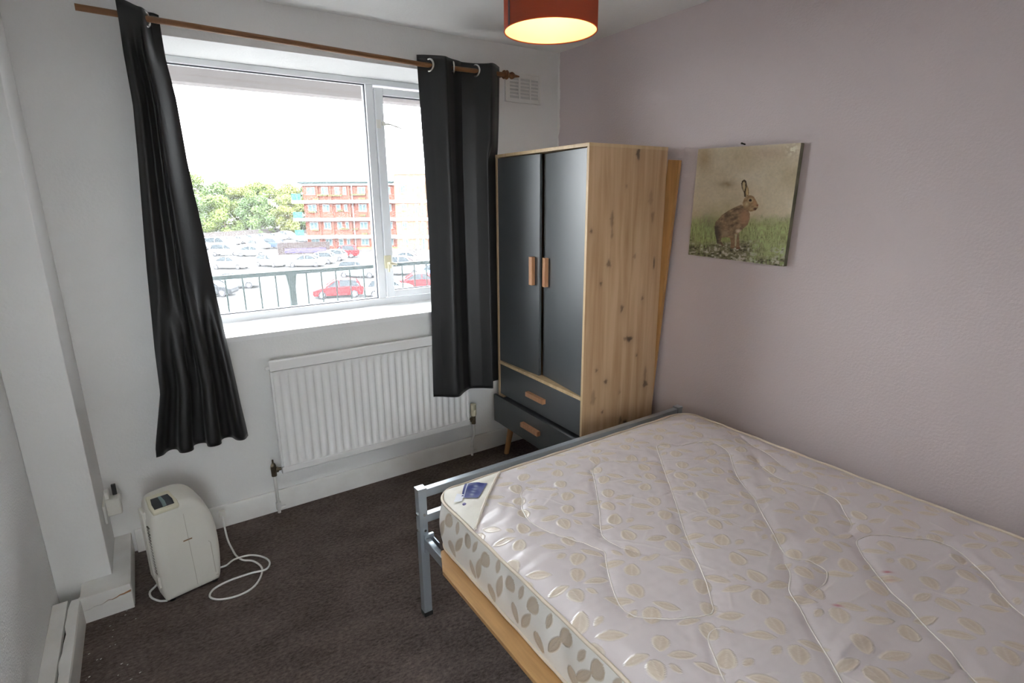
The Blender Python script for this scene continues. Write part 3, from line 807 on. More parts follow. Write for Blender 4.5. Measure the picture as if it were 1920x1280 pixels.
# ------------------------------------------------------------------ bed frame
BX0, BX1, BY0, BY1 = -1.522, -.105, -1.136, -3.13     # outer post corners
bed = thing('bed_frame', 'silver grey metal bed frame under the mattress', 'bed', ((BX0+BX1)/2, (BY0+BY1)/2, 0))
pw = .033
def post(x, y, h):
    o = obj('leg', MB().box(x, x+pw, y, y+pw, 0.003, h), M['steel'], bed, bevel=.002)
    o2 = obj('post_cap', MB().box(x-.0015, x+pw+.0015, y-.0015, y+pw+.0015, h, h+.008), M['steel'], o, bevel=.002)
    obj('foot_cap', MB().box(x-.001, x+pw+.001, y-.001, y+pw+.001, 0, .018), M['black'], o)
    return o
p1 = post(BX0, BY0, .538)
post(BX1, BY0, .538); post(BX0, BY1, .80); post(BX1, BY1, .80)
obj('foot_rail', MB().box(BX0+pw, BX1, BY0+.003, BY0+.030, .506, .538), M['steel'], bed, bevel=.002)
obj('foot_rail', MB().box(BX0+pw, BX1, BY0+.003, BY0+.030, .402, .434), M['steel'], bed, bevel=.002)
obj('head_rail', MB().box(BX0+pw, BX1, BY1+.003, BY1+.030, .76, .80), M['steel'], bed, bevel=.002)
obj('head_rail', MB().box(BX0+pw, BX1, BY1+.003, BY1+.030, .50, .53), M['steel'], bed, bevel=.002)
for x in (BX0+.012, BX1+.0, ):
    obj('side_rail', MB().box(x, x+.022, BY1+pw, BY0, .305, .346), M['steel'], bed, bevel=.003)
obj('centre_rail', MB().box(-.83, -.79, BY1+pw, BY0+.003, .305, .345), M['steel'], bed, bevel=.003)
obj('rail_bracket', MB().box(BX0+.012, BX0+.05, BY0-.012, BY0, .285, .36).box(BX0+.045, BX0+.05, BY0-.06, BY0, .30, .345), M['steel'], bed, fix=False, bevel=.001)
for z, y in ((.440, BY0+.0), (.375, BY0+.0)):
    obj('bolt', MB().tube([(BX0+.0, BY0+.016, z), (BX0-.005, BY0+.016, z)], .005, 10).tube([(BX0+.02, y, z), (BX0+.02, y-.004, z)], .005, 10), M['chrome'], bed)
board = MB().prism([(-1.546,-1.363),(-1.502,-1.262),(-.14,-1.22),(-.14,-3.08),(-1.546,-3.08)], .3465, .3615)
bo = center(obj('base_board', board, M['ply'], bevel=.0015))
tag(bo, 'orange plywood base board sticking out under the mattress edge', 'board')

# ------------------------------------------------------------------ mattress
MX0, MX1, MY0, MY1, MZ, MB0 = -1.486, -.130, -1.200, -3.09, .550, .3625
stitch = [
 [(-1.127,-1.427),(-1.17,-1.395),(-1.215,-1.384),(-1.25,-1.40),(-1.269,-1.434),(-1.300,-1.475),(-1.316,-1.514),(-1.324,-1.555),(-1.318,-1.587),(-1.305,-1.637),(-1.273,-1.713),(-1.238,-1.785),(-1.240,-1.81),(-1.259,-1.833),(-1.316,-1.914),(-1.348,-1.971),(-1.356,-2.005),(-1.345,-2.036),(-1.316,-2.065),(-1.269,-2.095),(-1.204,-2.128),(-1.18,-2.13),(-1.160,-2.116),(-1.107,-2.058),(-1.07,-2.009),(-.965,-1.872),(-.843,-1.728),(-.693,-1.55),(-.61,-1.45),(-.575,-1.415),(-.541,-1.412),(-.493,-1.446),(-.432,-1.463)],
 [(-.679,-1.494),(-.74,-1.455),(-.79,-1.428),(-.84,-1.395),(-.878,-1.389),(-.92,-1.405),(-.948,-1.435),(-1.013,-1.524),(-1.107,-1.643),(-1.175,-1.725),(-1.188,-1.76),(-1.182,-1.81),(-1.14,-1.891)],
 [(-.552,-1.417),(-.49,-1.462),(-.425,-1.48),(-.38,-1.50),(-.363,-1.533),(-.366,-1.58),(-.385,-1.62),(-.44,-1.67),(-.521,-1.75),(-.57,-1.815),(-.619,-1.883),(-.73,-2.006),(-.80,-2.085),(-.825,-2.12),(-.815,-2.14),(-.795,-2.17),(-.798,-2.212),(-.85,-2.235),(-.92,-2.236),(-.981,-2.241)],
 [(-.815,-2.105),(-.838,-2.115),(-.865,-2.135),(-.895,-2.166),(-.958,-2.20),(-.995,-2.249),(-1.057,-2.324),(-1.127,-2.411),(-1.24,-2.56),(-1.30,-2.62)],
 [(-.33,-1.70),(-.38,-1.77),(-.414,-1.863),(-.395,-1.92),(-.383,-1.97),(-.388,-2.026),(-.41,-2.06),(-.441,-2.086),(-.498,-2.137),(-.549,-2.151),(-.60,-2.137)],
 [(-.668,-2.80),(-.568,-2.568),(-.465,-2.467),(-.4,-2.388),(-.386,-2.344),(-.40,-2.31),(-.435,-2.277),(-.497,-2.214),(-.557,-2.192),(-.585,-2.193),(-.610,-2.21),(-.661,-2.256),(-.737,-2.342),(-.766,-2.398),(-.797,-2.437),(-.85,-2.511),(-.891,-2.56),(-1.0,-2.72)],
 [(-1.17,-2.215),(-1.20,-2.185),(-1.230,-2.168),(-1.262,-2.179),(-1.299,-2.226),(-1.332,-2.272),(-1.40,-2.38),(-1.41,-2.50)],
 [(-.20,-1.55),(-.235,-1.62),(-.262,-1.72),(-.30,-1.78),(-.33,-1.85)],
 [(-1.1,-2.9),(-.9,-2.75),(-.7,-2.9),(-.4,-2.7),(-.25,-2.9)],
]
def smooth_line(p, step=.008):
    p = [Vector((*q, 0)) for q in p]; out = []
    for i in range(len(p)-1):
        a, b, c, d = p[max(i-1,0)], p[i], p[i+1], p[min(i+2,len(p)-1)]
        n = max(2, int((c-b).length/step))
        for k in range(n):
            t = k/n
            q = .5*((2*b) + (-a+c)*t + (2*a-5*b+4*c-d)*t*t + (-a+3*b-3*c+d)*t**3)
            out.append((q.x, q.y))
    return np.array(out)
SP = np.concatenate([smooth_line(p) for p in stitch])
def dist_pts(x, y, pts):
    out = np.empty(x.shape)
    f = np.stack([x.ravel(), y.ravel()], 1); r = np.empty(len(f))
    for a in range(0, len(f), 20000):
        b = f[a:a+20000]
        r[a:a+20000] = np.sqrt(((b[:,None,:]-pts[None])**2).sum(2).min(1))
    return r.reshape(x.shape)
W_, L_ = MX1-MX0, MY0-MY1
nx, ny = 410, 570
# rows get closer together near the foot end, where the photograph sees them
gx = np.linspace(0, W_, nx+1); gy = np.linspace(0, L_, ny+1)
RC = .085
GX, GY = np.meshgrid(gx, gy, indexing='ij')
def roundcorner(GX, GY, W, L, r):
    x, y = GX.copy(), GY.copy()
    for cx, cy, sx, sy in ((r, r, -1, -1), (W-r, r, 1, -1), (r, L-r, -1, 1), (W-r, L-r, 1, 1)):
        a = (x-cx)*sx; b = (y-cy)*sy
        m = (a > 0) & (b > 0)
        A, B = a[m], b[m]
        rad = np.maximum(A, B); ang = np.arctan2(B, A)
        x[m] = cx + sx*rad*np.cos(ang); y[m] = cy + sy*rad*np.sin(ang)
    return x, y
RXX, RYY = roundcorner(GX, GY, W_, L_, RC)
wx, wy = MX0 + RXX, MY0 - RYY
dE = np.minimum(np.minimum(GX, W_-GX), np.minimum(GY, L_-GY))
dS = dist_pts(wx, wy, SP)
zt = MZ + .020*(1-np.exp(-dE/.07)) + .0075*(1-np.exp(-(dS/.017)**1.15))*np.clip(dE/.05, 0, 1)
ck = fnoise(wx*.20+4, wy+1, .055, 3, 33); zt += (ck-.5)*.0120*np.clip(dE/.04,0,1)*(.6+.4*np.clip(1-(wx-MX0)/.7,0,1))
# soft puckers running across the seams and towards the edges
wob_ = fnoise(wx+5, wy+9, .22, 3, 21); pk = fnoise((wx*.7+wy*.7)*.35+3, (wx-wy)+7, .035, 2, 22)
wob2 = fnoise(wx*1.2+3, wy*.8+2, .085, 3, 31)
zt += (wob2-.5)*.0055*np.clip(dE/.05,0,1)
zt += (wob_-.5)*.010*np.clip(dE/.06,0,1) + (pk-.5)*.0055*np.exp(-dS/.07)*np.clip(dE/.04,0,1)
pe = fnoise(wx*.25+2, wy+4, .05, 2, 23); zt += (pe-.5)*.009*np.exp(-((wx-MX0-.10)/.09)**2)*np.clip((wx-MX0)/.03,0,1)
pe2 = fnoise(wx+2, wy*.25+4, .05, 2, 24); zt += (pe2-.5)*.006*np.exp(-((MY0-wy-.10)/.08)**2)*np.clip((MY0-wy)/.03,0,1)
# hair-line pleats in the satin
rr = np.random.default_rng(5); pleat = np.zeros_like(wx)
segs = [((-1.05,-1.72),(-.93,-1.62)),((-.86,-1.55),(-1.02,-1.50)),((-.60,-1.62),(-.42,-1.58)),((-.74,-1.78),(-.55,-1.92)),((-.80,-1.95),(-.58,-1.93)),((-.95,-2.13),(-.72,-2.02)),((-1.0,-2.25),(-.75,-2.25)),
        ((-.62,-2.06),(-.36,-1.98)),((-.95,-2.30),(-.70,-2.33)),((-.90,-2.18),(-.70,-2.16)),((-.52,-2.36),(-.44,-2.46)),((-1.22,-1.72),(-1.05,-1.95))]
for _ in range(46):
    a = rr.uniform((MX0+.1, -2.6), (MX1-.1, -1.35)); an = rr.choice([.35, .9, 2.6, 1.9]) + rr.normal()*.2; ln = rr.uniform(.06, .2)
    segs.append((tuple(a), (a[0]+ln*math.cos(an), a[1]+ln*math.sin(an))))
for (ax, ay), (bx, by) in segs:
    dx_, dy_ = bx-ax, by-ay; l2 = dx_*dx_+dy_*dy_
    tt = np.clip(((wx-ax)*dx_+(wy-ay)*dy_)/l2, 0, 1)
    d = np.hypot(wx-ax-tt*dx_, wy-ay-tt*dy_)
    pleat = np.maximum(pleat, np.exp(-(d/.0032)**2)*np.sin(PI*np.clip(tt,.02,.98)))
zt += .0011*pleat*np.clip(dE/.03,0,1)
# leaf pattern: R leaf, G vein/edge, B stain
def leaf_paint(px, py, leaves):
    Lf = np.zeros(px.shape); V = np.zeros(px.shape)
    for cx, cy, an, ln, wd, kind in leaves:
        m = (np.abs(px-cx) < ln) & (np.abs(py-cy) < ln)
        if not m.any(): continue
        a = px[m]-cx; b = py[m]-cy
        u = (a*math.cos(an)+b*math.sin(an))/(ln/2); v = (-a*math.sin(an)+b*math.cos(an))/(wd/2)
        au = np.clip(np.abs(u),0,1)
        prof = (1-au**2)**(.55 if kind else .95) * (1+.25*u*(1 if kind else 0))
        ins = np.clip((prof-np.abs(v))*wd/2/.0042+.5, 0, 1)*(np.abs(u) < 1)
        vein = .5+.5*np.sin((u*ln*.5*(1) - np.abs(v)*wd*.45)/.0011*(.55))
        edge = np.clip(1-(prof-np.abs(v))*2.2, 0, 1)
        mid = np.exp(-(v/.09)**2)
        Lf[m] = np.maximum(Lf[m], ins*(.72+.28*edge))
        V[m] = np.maximum(V[m], ins*np.clip(.10*vein+.85*edge**1.5+.35*mid+.30*np.clip(v*.6+.2,0,1), 0, 1))
    return Lf, V
leaves = []
pit = .205
rl = random.Random(3)
def sprig(cx, cy, rot, k=1.0, mir=1):
    L = []
    for (dx, dy, an, ln, wd, kd) in ((.010,.040,1.30,.054,.042,1), (-.012,-.043,1.85,.058,.043,1), (.058,.008,.14,.076,.027,0), (-.056,-.010,.32,.068,.025,0), (.034,-.036,-.75,.036,.017,0)):
        a = rot; x = dx*mir
        L.append((cx+k*(x*math.cos(a)-dy*math.sin(a)), cy+k*(x*math.sin(a)+dy*math.cos(a)), (an if mir > 0 else PI-an)+a, ln*k, wd*k, kd))
    return L
sprigs = []
for i in range(-2, 14):
    for j in range(-2, 18):
        cx = MX0 + i*pit*.90 + (.5*pit*.90 if j % 2 else 0); cy = MY0 - j*pit*.66
        leaves += sprig(cx + rl.uniform(-.01,.01), cy + rl.uniform(-.01,.01), -.62 + rl.uniform(-.15,.15) + (PI if (i+j) % 3 == 0 else 0), rl.uniform(.88,1.06), 1 if (j % 2) else -1)
Lf, V = leaf_paint(wx, wy, leaves)
ST = np.zeros_like(wx)
for sx_, sy_, a_ in ((-.671,-2.31,.9),(-.914,-2.298,.8),(-.70,-2.33,.3),(-1.03,-2.12,.12)):
    c_, s_ = math.cos(-.9), math.sin(-.9)
    u = (wx-sx_)*c_+(wy-sy_)*s_; v = -(wx-sx_)*s_+(wy-sy_)*c_
    ST = np.maximum(ST, a_*np.exp(-(u/.011)**2-(v/.0045)**2))
mt = thing('mattress', 'double mattress in cream satin woven with leaves and quilted', 'mattress', ((MX0+MX1)/2, (MY0+MY1)/2, MB0))
mb = MB(); mb.v = [tuple(p) for p in np.stack([wx.ravel(), wy.ravel(), zt.ravel()], 1).tolist()]
mb.f = [(i*(ny+1)+j, i*(ny+1)+j+1, (i+1)*(ny+1)+j+1, (i+1)*(ny+1)+j) for i in range(nx) for j in range(ny)]
V = np.maximum(V, .30*pleat)
cols_top = np.stack([Lf.ravel(), V.ravel(), ST.ravel()], 1)
def satin(name, ground, leaf, light, r0, r1):
    m, t, b = nt(name)
    a = t.nodes.new('ShaderNodeAttribute'); a.attribute_name = 'Weave'
    s = t.nodes.new('ShaderNodeSeparateColor'); t.links.new(a.outputs['Color'], s.inputs[0])
    m1 = t.nodes.new('ShaderNodeMix'); m1.data_type = 'RGBA'; m1.inputs['A'].default_value = (*ground,1); m1.inputs['B'].default_value = (*leaf,1)
    t.links.new(s.outputs[0], m1.inputs['Factor'])
    mm = t.nodes.new('ShaderNodeMath'); mm.operation = 'MULTIPLY'; mm.inputs[1].default_value = .75; t.links.new(s.outputs[1], mm.inputs[0])
    m2 = t.nodes.new('ShaderNodeMix'); m2.data_type = 'RGBA'; m2.inputs['B'].default_value = (*light,1)
    t.links.new(mm.outputs[0], m2.inputs['Factor']); t.links.new(m1.outputs['Result'], m2.inputs['A'])
    m3 = t.nodes.new('ShaderNodeMix'); m3.data_type = 'RGBA'; m3.inputs['B'].default_value = (.45,.05,.09,1)
    t.links.new(s.outputs[2], m3.inputs['Factor']); t.links.new(m2.outputs['Result'], m3.inputs['A'])
    t.links.new(m3.outputs['Result'], b.inputs['Base Color'])
    mr = t.nodes.new('ShaderNodeMapRange'); mr.inputs['To Min'].default_value = r0; mr.inputs['To Max'].default_value = r1
    t.links.new(s.outputs[0], mr.inputs['Value']); t.links.new(mr.outputs['Result'], b.inputs['Roughness'])
    b.inputs['Specular IOR Level'].default_value = .95
    b.inputs['Sheen Weight'].default_value = .08
    bp = t.nodes.new('ShaderNodeBump'); bp.inputs['Strength'].default_value = .45; bp.inputs['Distance'].default_value = .0030
    ad = t.nodes.new('ShaderNodeMath'); ad.operation = 'ADD'; t.links.new(s.outputs[0], ad.inputs[0]); t.links.new(s.outputs[1], ad.inputs[1])
    t.links.new(ad.outputs[0], bp.inputs['Height']); t.links.new(bp.outputs['Normal'], b.inputs['Normal'])
    return m
M['satin'] = satin('satin_top', (.635,.575,.585), (.56,.445,.315), (.84,.80,.735), .42, .29)
M['satin_side'] = satin('satin_border', (.78,.75,.71), (.40,.29,.185), (.60,.51,.39), .42, .33)
o = obj('quilted_top', mb, M['satin'], mt, smooth=True, fix=False); paint(o, cols_top, 'Weave')
def ztop(x, y):
    i = (x-MX0)/W_*nx; j = (MY0-y)/L_*ny
    i0 = int(np.clip(i, 0, nx-1)); j0 = int(np.clip(j, 0, ny-1)); a = min(max(i-i0,0),1); b = min(max(j-j0,0),1)
    return float(zt[i0,j0]*(1-a)*(1-b)+zt[i0+1,j0]*a*(1-b)+zt[i0,j0+1]*(1-a)*b+zt[i0+1,j0+1]*a*b)
M['thread'] = mat('pale_quilting_cord', (.80,.75,.71), .5)
for p in stitch:
    pl_ = smooth_line(p, .008).tolist(); m_ = len(pl_)
    fd = [min(1, k/14, (m_-1-k)/14) for k in range(m_)]
    q = [(a, b, ztop(a, b)+.0009*fd[k]-.0012*(1-fd[k])+.0004*math.sin(k*1.9)) for k, (a, b) in enumerate(pl_)]
    obj('stitch_line', MB().tube(q, [.0005+.0015*f_*(.85+.25*math.sin(k*1.3)) for k, f_ in enumerate(fd)], 5), M['thread'], mt, smooth=True, fix=False)
# border (sides)
per = [(i, 0) for i in range(nx)] + [(nx, j) for j in range(ny)] + [(i, ny) for i in range(nx, 0, -1)] + [(0, j) for j in range(ny, 0, -1)]
pc = np.array([(wx[i,j], wy[i,j]) for i, j in per])
nxt = np.roll(pc, -1, 0); prv = np.roll(pc, 1, 0); tg = nxt-prv; tg /= np.linalg.norm(tg, axis=1)[:,None]
nr = np.stack([tg[:,1], -tg[:,0]], 1)
if ((pc-pc.mean(0))*nr).sum() < 0: nr = -nr
arc = np.concatenate([[0], np.cumsum(np.linalg.norm(nxt-pc, axis=1))])[:-1]
K = 44; mb = MB(); V3 = []; AA = []; ZZ = []
for k in range(K+1):
    s = k/K; z = MZ - (MZ-MB0)*s
    off = .010*math.sin(PI*s)**.7 + .004*np.sin(arc*23+1.3)*math.sin(PI*s) + .003*np.sin(arc*51)*math.sin(PI*s)
    q = pc + nr*np.reshape(off, (-1,1)); V3.append(np.column_stack([q, np.full(len(q), z)])); AA.append(arc); ZZ.append(np.full(len(q), z-MB0))
n_ = len(pc); mb.v = [tuple(p) for p in np.concatenate(V3).tolist()]
mb.f = [(k*n_+i, k*n_+(i+1)%n_, (k+1)*n_+(i+1)%n_, (k+1)*n_+i) for k in range(K) for i in range(n_)]
mb.f.append(tuple(K*n_+i for i in range(n_)))
sl = []
tot = arc[-1]
for i in range(int(tot/.125)+1):
    ca = i*.125
    for dz, da, an, ln, wd, kd in ((.135,.0,2.2,.060,.042,1),(.085,.045,2.0,.088,.026,0),(.05,-.03,1.1,.058,.042,1),(.15,.06,1.9,.05,.02,0)):
        sl.append((ca+da+rl.uniform(-.012,.012), dz+rl.uniform(-.012,.012), an+rl.uniform(-.25,.25), ln, wd, kd))
Ls, Vs = leaf_paint(np.concatenate(AA), np.concatenate(ZZ), sl)
o = obj('border', mb, M['satin_side'], mt, smooth=True, fix=False); paint(o, np.stack([Ls, Vs, np.zeros_like(Ls)], 1), 'Weave')
for z, nm in ((MZ+.0015, 'top'), (MB0+.008, 'bottom')):
    q = pc + nr*.0035
    loop = [(a, b, z + .0012*math.sin(i*.37)) for i, (a, b) in enumerate(q.tolist()[::3])]
    loop.append(loop[0])
    obj('piping', MB().tube(loop, .0052, 8, False), M['rope'], mt, smooth=True, fix=False)
# corner patch with the maker's labels
def zat(x, y):
    i = int(np.clip((x-MX0)/W_*nx, 0, nx)); j = int(np.clip((MY0-y)/L_*ny, 0, ny))
    return float(zt[i, j])
tri = [(-1.215,-1.206), (-1.480,-1.475)]     # the seam's two ends on the piping
P = []
NA = 60
for i in range(NA+1):
    u = i/NA; sxp = tri[0][0]+(tri[1][0]-tri[0][0])*u; syp = tri[0][1]+(tri[1][1]-tri[0][1])*u
    # matching point on the rounded corner edge
    th = PI/2 + (PI/2)*u
    L1, L2 = abs(tri[0][0]-(MX0+RC)), abs(tri[1][1]-(MY0-RC)); arcL = RC*PI/2
    s_ = u*(L1+L2+arcL)
    if s_ < L1: ex, ey = tri[0][0]-s_, MY0-.003
    elif s_ < L1+arcL:
        th = PI/2+(s_-L1)/RC; ex, ey = MX0+RC+(RC-.003)*math.cos(th), MY0-RC+(RC-.003)*math.sin(th)
    else: ex, ey = MX0+.003, MY0-RC-(s_-L1-arcL)
    row = []
    for j in range(25):
        v = j/24; x = sxp+(ex-sxp)*v; y = syp+(ey-syp)*v
        row.append((x, y, zat(x, y)+.0034))
    P.append(row)
cp = obj('corner_patch', MB().grid(P), M['patch'], mt, smooth=True, fix=False); cp['label'] = 'plain cream corner patch'
sm = cp.modifiers.new('solid', 'SOLIDIFY'); sm.thickness = .002
obj('patch_seam', MB().tube([(tri[0][0]+(tri[1][0]-tri[0][0])*u, tri[0][1]+(tri[1][1]-tri[0][1])*u, zat(tri[0][0]+(tri[1][0]-tri[0][0])*u, tri[0][1]+(tri[1][1]-tri[0][1])*u)+.0045) for u in np.linspace(0,1,40)], .0042, 8), M['seam'], mt, smooth=True)
def patch_quad(name, q, m, n=26, dz=.0085, paintfn=None):
    P = [[None]*(n+1) for _ in range(n+1)]
    for i in range(n+1):
        for j in range(n+1):
            u, v = i/n, j/n
            x = (q[0][0]*(1-u)+q[1][0]*u)*(1-v)+(q[3][0]*(1-u)+q[2][0]*u)*v
            y = (q[0][1]*(1-u)+q[1][1]*u)*(1-v)+(q[3][1]*(1-u)+q[2][1]*u)*v
            P[i][j] = (x, y, zat(x, y)+dz)
    o = obj(name, MB().grid(P), m, mt, smooth=True, fix=False)
    if paintfn:
        U, Vv = np.meshgrid(np.linspace(0,1,n+1), np.linspace(0,1,n+1), indexing='ij')
        paint(o, paintfn(U, Vv).reshape(-1,3))
    return o
def lab(U, Vv):
    c = np.zeros(U.shape+(3,)); c[:] = (.012,.022,.17)
    k = ((U > .12) & (U < .155)); c[k] = (.45,.5,.62)
    # soft column of woven lettering, too blurred to read in the photograph
    w = np.exp(-((U-.55)/.10)**2)*(.55+.45*np.sin(Vv*34))*((Vv > .08) & (Vv < .9)); c = c*(1-.55*w[...,None]) + .55*w[...,None]*np.array((.45,.52,.68))
    return c
o = patch_quad('label', [(-1.375,-1.222),(-1.312,-1.276),(-1.397,-1.352),(-1.436,-1.306)], attr_mat('blue_label_print', rough=.5), 40, paintfn=lab); o['label'] = 'blue woven label'
o = patch_quad('label', [(-1.438,-1.278),(-1.420,-1.297),(-1.446,-1.328),(-1.466,-1.306)], mat('white_tag', (.72,.74,.80), .6), 6); o['label'] = 'small white tag'
obj('button', MB().lathe([(0,.004),(.005,.004),(.007,.002),(.007,0)], 14, (-1.458+.012,-1.345,zat(-1.446,-1.345)+.004)), mat('purple_button', (.16,.13,.30), .5), mt, smooth=True, angle=40)

# ------------------------------------------------------------------ dehumidifier
dh = thing('dehumidifier', 'cream rounded dehumidifier standing on the carpet by the window wall', 'dehumidifier', (-2.352,-.492,0), math.radians(12))
DW, DD, DHt = .240, .170, .415
# profile (x, z) of the casing seen from the room: straight left side, domed right shoulder
prof = [(.010,.004),(.003,.03),(-.002,.12),(-.003,.22),(.000,.32),(.006,.375),(.016,.400),(.035,.411),(.070,.415),(.105,.416),(.135,.413),(.162,.402),(.186,.380),(.204,.350),(.217,.310),(.225,.26),(.2285,.20),(.228,.14),(.224,.08),(.218,.03),(.210,.004)]
def resample(p, n):
    p = [Vector((a,b,0)) for a,b in p]; q = []
    for i in range(len(p)-1):
        a,b,c,d = p[max(i-1,0)],p[i],p[i+1],p[min(i+2,len(p)-1)]
        for k in range(n):
            t = k/n; q.append(.5*((2*b)+(-a+c)*t+(2*a-5*b+4*c-d)*t*t+(-a+3*b-3*c+d)*t**3))
    q.append(p[-1]); return [(v.x, v.y) for v in q]
pr = resample(prof, 4); cxm, czm = .113, .20
mb = MB(); rings = []
for yv, ins in [(0,.030),(.002,.020),(.006,.011),(.013,.0045),(.024,.001),(.04,0),(.085,-.002),(.13,0),(.146,.001),(.157,.0045),(.164,.011),(.168,.020),(.170,.030)]:
    sx = 1-ins/.113; sz = 1-ins/.205
    rings.append([(cxm+(x-cxm)*sx, yv, max(.004, czm+(z-czm)*sz) + .03*min(1, max(0,(z-.3)/.1))*(yv/DD)*.6) for x, z in pr])
n_ = len(pr); mb.v = [p for r_ in rings for p in r_]
mb.f = [(k*n_+i, k*n_+(i+1)%n_, (k+1)*n_+(i+1)%n_, (k+1)*n_+i) for k in range(len(rings)-1) for i in range(n_)]
mb.f += [tuple(range(n_)), tuple(range((len(rings)-1)*n_, len(rings)*n_))[::-1]]
obj('casing', mb, M['cream'], dh, world=False, smooth=True, angle=35)
# seam between the two halves, front face and over the top
sx_ = .118
obj('casing_seam', MB().tube([(sx_+.004, .0005, .03), (sx_, -.0003, .2), (sx_-.004, .0005, .36), (sx_-.006, .008, .400), (sx_-.006,.03,.4165)], .0012, 6), mat('seam_shadow_plastic', (.58,.56,.49), .6), dh, world=False)
obj('handle_slot', MB().box(.098,.130,-.0012,.004,.243,.2475), mat('brown_slot', (.28,.17,.08), .6), dh, world=False)
obj('tank_line', MB().tube([(.185,-.0005,.205),(.192,-.0008,.195),(.194,-.0005,.05)], .0012, 6).box(.193,.203,-.001,.004,.033,.036), mat('tank_line_plastic', (.56,.53,.46), .6), dh, world=False)
pz = .4175
bez = MB().prism([(.012,.018),(.102,.018),(.106,.06),(.100,.150),(.018,.150),(.010,.07)], .405, .4215)
o = obj('control_bezel', bez, M['cream_panel'], dh, world=False, bevel=.006, smooth=True); o.rotation_euler = (.10, 0, 0)
scr = MB().prism([(.022,.036),(.090,.036),(.093,.075),(.088,.118),(.028,.118),(.022,.075)], .4205, .4230)
o = obj('control_panel', scr, mat('dark_display_panel', (.018,.022,.030), .12), dh, world=False, bevel=.0012); o.rotation_euler = (.10, 0, 0)
o['label'] = 'black control panel'
strip = MB().prism([(.051,.037),(.064,.037),(.067,.075),(.063,.117),(.053,.117),(.053,.075)], .4228, .4234)
o = obj('display_strip', strip, mat('grey_green_strip', (.12,.18,.18), .15), dh, world=False); o.rotation_euler = (.10, 0, 0)
M['slot'] = mat('grille_slot_shadow', (.13,.12,.10), .8)
# side grille, slot by slot
for k in range(16):
    z = .130 + .0135*k
    obj('grille_slot', MB().box(-.0036, .004, .030, .056, z, z+.0045), M['slot'], dh, world=False)
obj('side_panel', MB().box(-.0085, .010, .074, .140, .075, .385), M['cream'], dh, world=False, bevel=.008, smooth=True, seg=4)
obj('side_clip', MB().box(-.008, .002, .012, .03, .075, .125), M['cream'], dh, world=False, bevel=.003, smooth=True)
for lx, ly in ((.03,.02),(.19,.02),(.03,.15),(.19,.15)):
    obj('foot', MB().lathe([(0,0),(.011,0),(.013,.009)], 14, (lx, ly, 0)), M['black'], dh, world=False)
def spline(p, n=8):
    p = [Vector(q) for q in p]; out = []
    for i in range(len(p)-1):
        a,b,c,d = p[max(i-1,0)],p[i],p[i+1],p[min(i+2,len(p)-1)]
        for k in range(n):
            t = k/n; out.append(.5*((2*b)+(-a+c)*t+(2*a-5*b+4*c-d)*t*t+(-a+3*b-3*c+d)*t**3))
    out.append(p[-1]); return out
cordp = [(-2.088,-.085,.095),(-2.088,-.11,.06),(-2.086,-.17,.014),(-2.078,-.25,.005),(-2.070,-.31,.005),(-2.050,-.360,.005),(-2.013,-.395,.005),(-1.990,-.467,.005),(-2.012,-.540,.005),(-2.055,-.588,.005),(-2.116,-.598,.005),(-2.172,-.580,.005),(-2.200,-.540,.005),(-2.180,-.498,.005),(-2.121,-.480,.006),(-2.039,-.488,.012),(-1.978,-.492,.008),(-1.954,-.448,.005),(-1.968,-.394,.005),(-2.018,-.352,.012),(-2.081,-.338,.008),(-2.12,-.36,.005),(-2.17,-.38,.02)]
DHI = (Matrix.Translation(dh.location) @ Matrix.Rotation(math.radians(12), 4, 'Z')).inverted()
def indh(name, mb, m, parent, **k):
    mb.v = [tuple(DHI @ Vector(p)) for p in mb.v]
    return obj(name, mb, m, parent, world=False, **k)
crd = indh('power_cord', MB().tube(spline(cordp), .0042, 8), M['cord'], dh, smooth=True); crd['label'] = 'white power cord looped on the carpet'
indh('connector', MB().box(-2.101,-2.073,-.083,-.062,.088,.118).tube([(-2.088,-.08,.092),(-2.088,-.098,.078)], [.008,.005]), M['plastic'], crd, fix=False, bevel=.002)
indh('hose_loop', MB().tube(spline([(-2.36,-.335,.02),(-2.385,-.345,.005),(-2.402,-.37,.005),(-2.398,-.41,.005),(-2.372,-.452,.005),(-2.345,-.47,.006)]), .0042, 8), M['cord'], dh, smooth=True)['label'] = 'short white loop at the left'

# wall socket with adapter on the side of the pillar
sk = thing('wall_socket', 'white wall socket on the side of the pillar', 'socket', (-2.516,-.12,.25))
obj('plate', MB().box(-2.516,-2.506,-.185,-.055,.262,.345), M['plastic'], sk, bevel=.003)
obj('switch', MB().box(-2.507,-2.502,-.085,-.07,.310,.328), M['plastic'], sk, bevel=.001)
ad = thing('power_adapter', 'white plug-in adapter with a black switch in the wall socket', 'adapter', (-2.48,-.12,.28))
obj('adapter_body', MB().box(-2.5065,-2.455,-.150,-.095,.275,.350), M['plastic'], ad, bevel=.006, smooth=True)
obj('plug_pin', MB().box(-2.5065,-2.490,-.14,-.105,.350,.385), M['plastic'], ad, bevel=.004, smooth=True)
obj('black_switch', MB().box(-2.480,-2.464,-.112,-.100,.352,.400), M['black'], ad, bevel=.002)
o = tag(center(obj('paint_flakes', (lambda m: [m.add([(x,y,.004),(x+a,y+b*.3,.006),(x+a*.6,y+b,.005),(x-b*.3,y+b*.8,.0045)],[(0,1,2,3)]) for x,y,a,b in [(random.uniform(-2.600,-2.42), random.uniform(-1.0,-.44), random.uniform(.003,.008), random.uniform(.002,.006)) for _ in range(26)]] and m)(MB()), M['gloss'], fix=False)), 'white flakes of paint on the carpet edge by the cracked skirting', 'debris', kind='stuff')
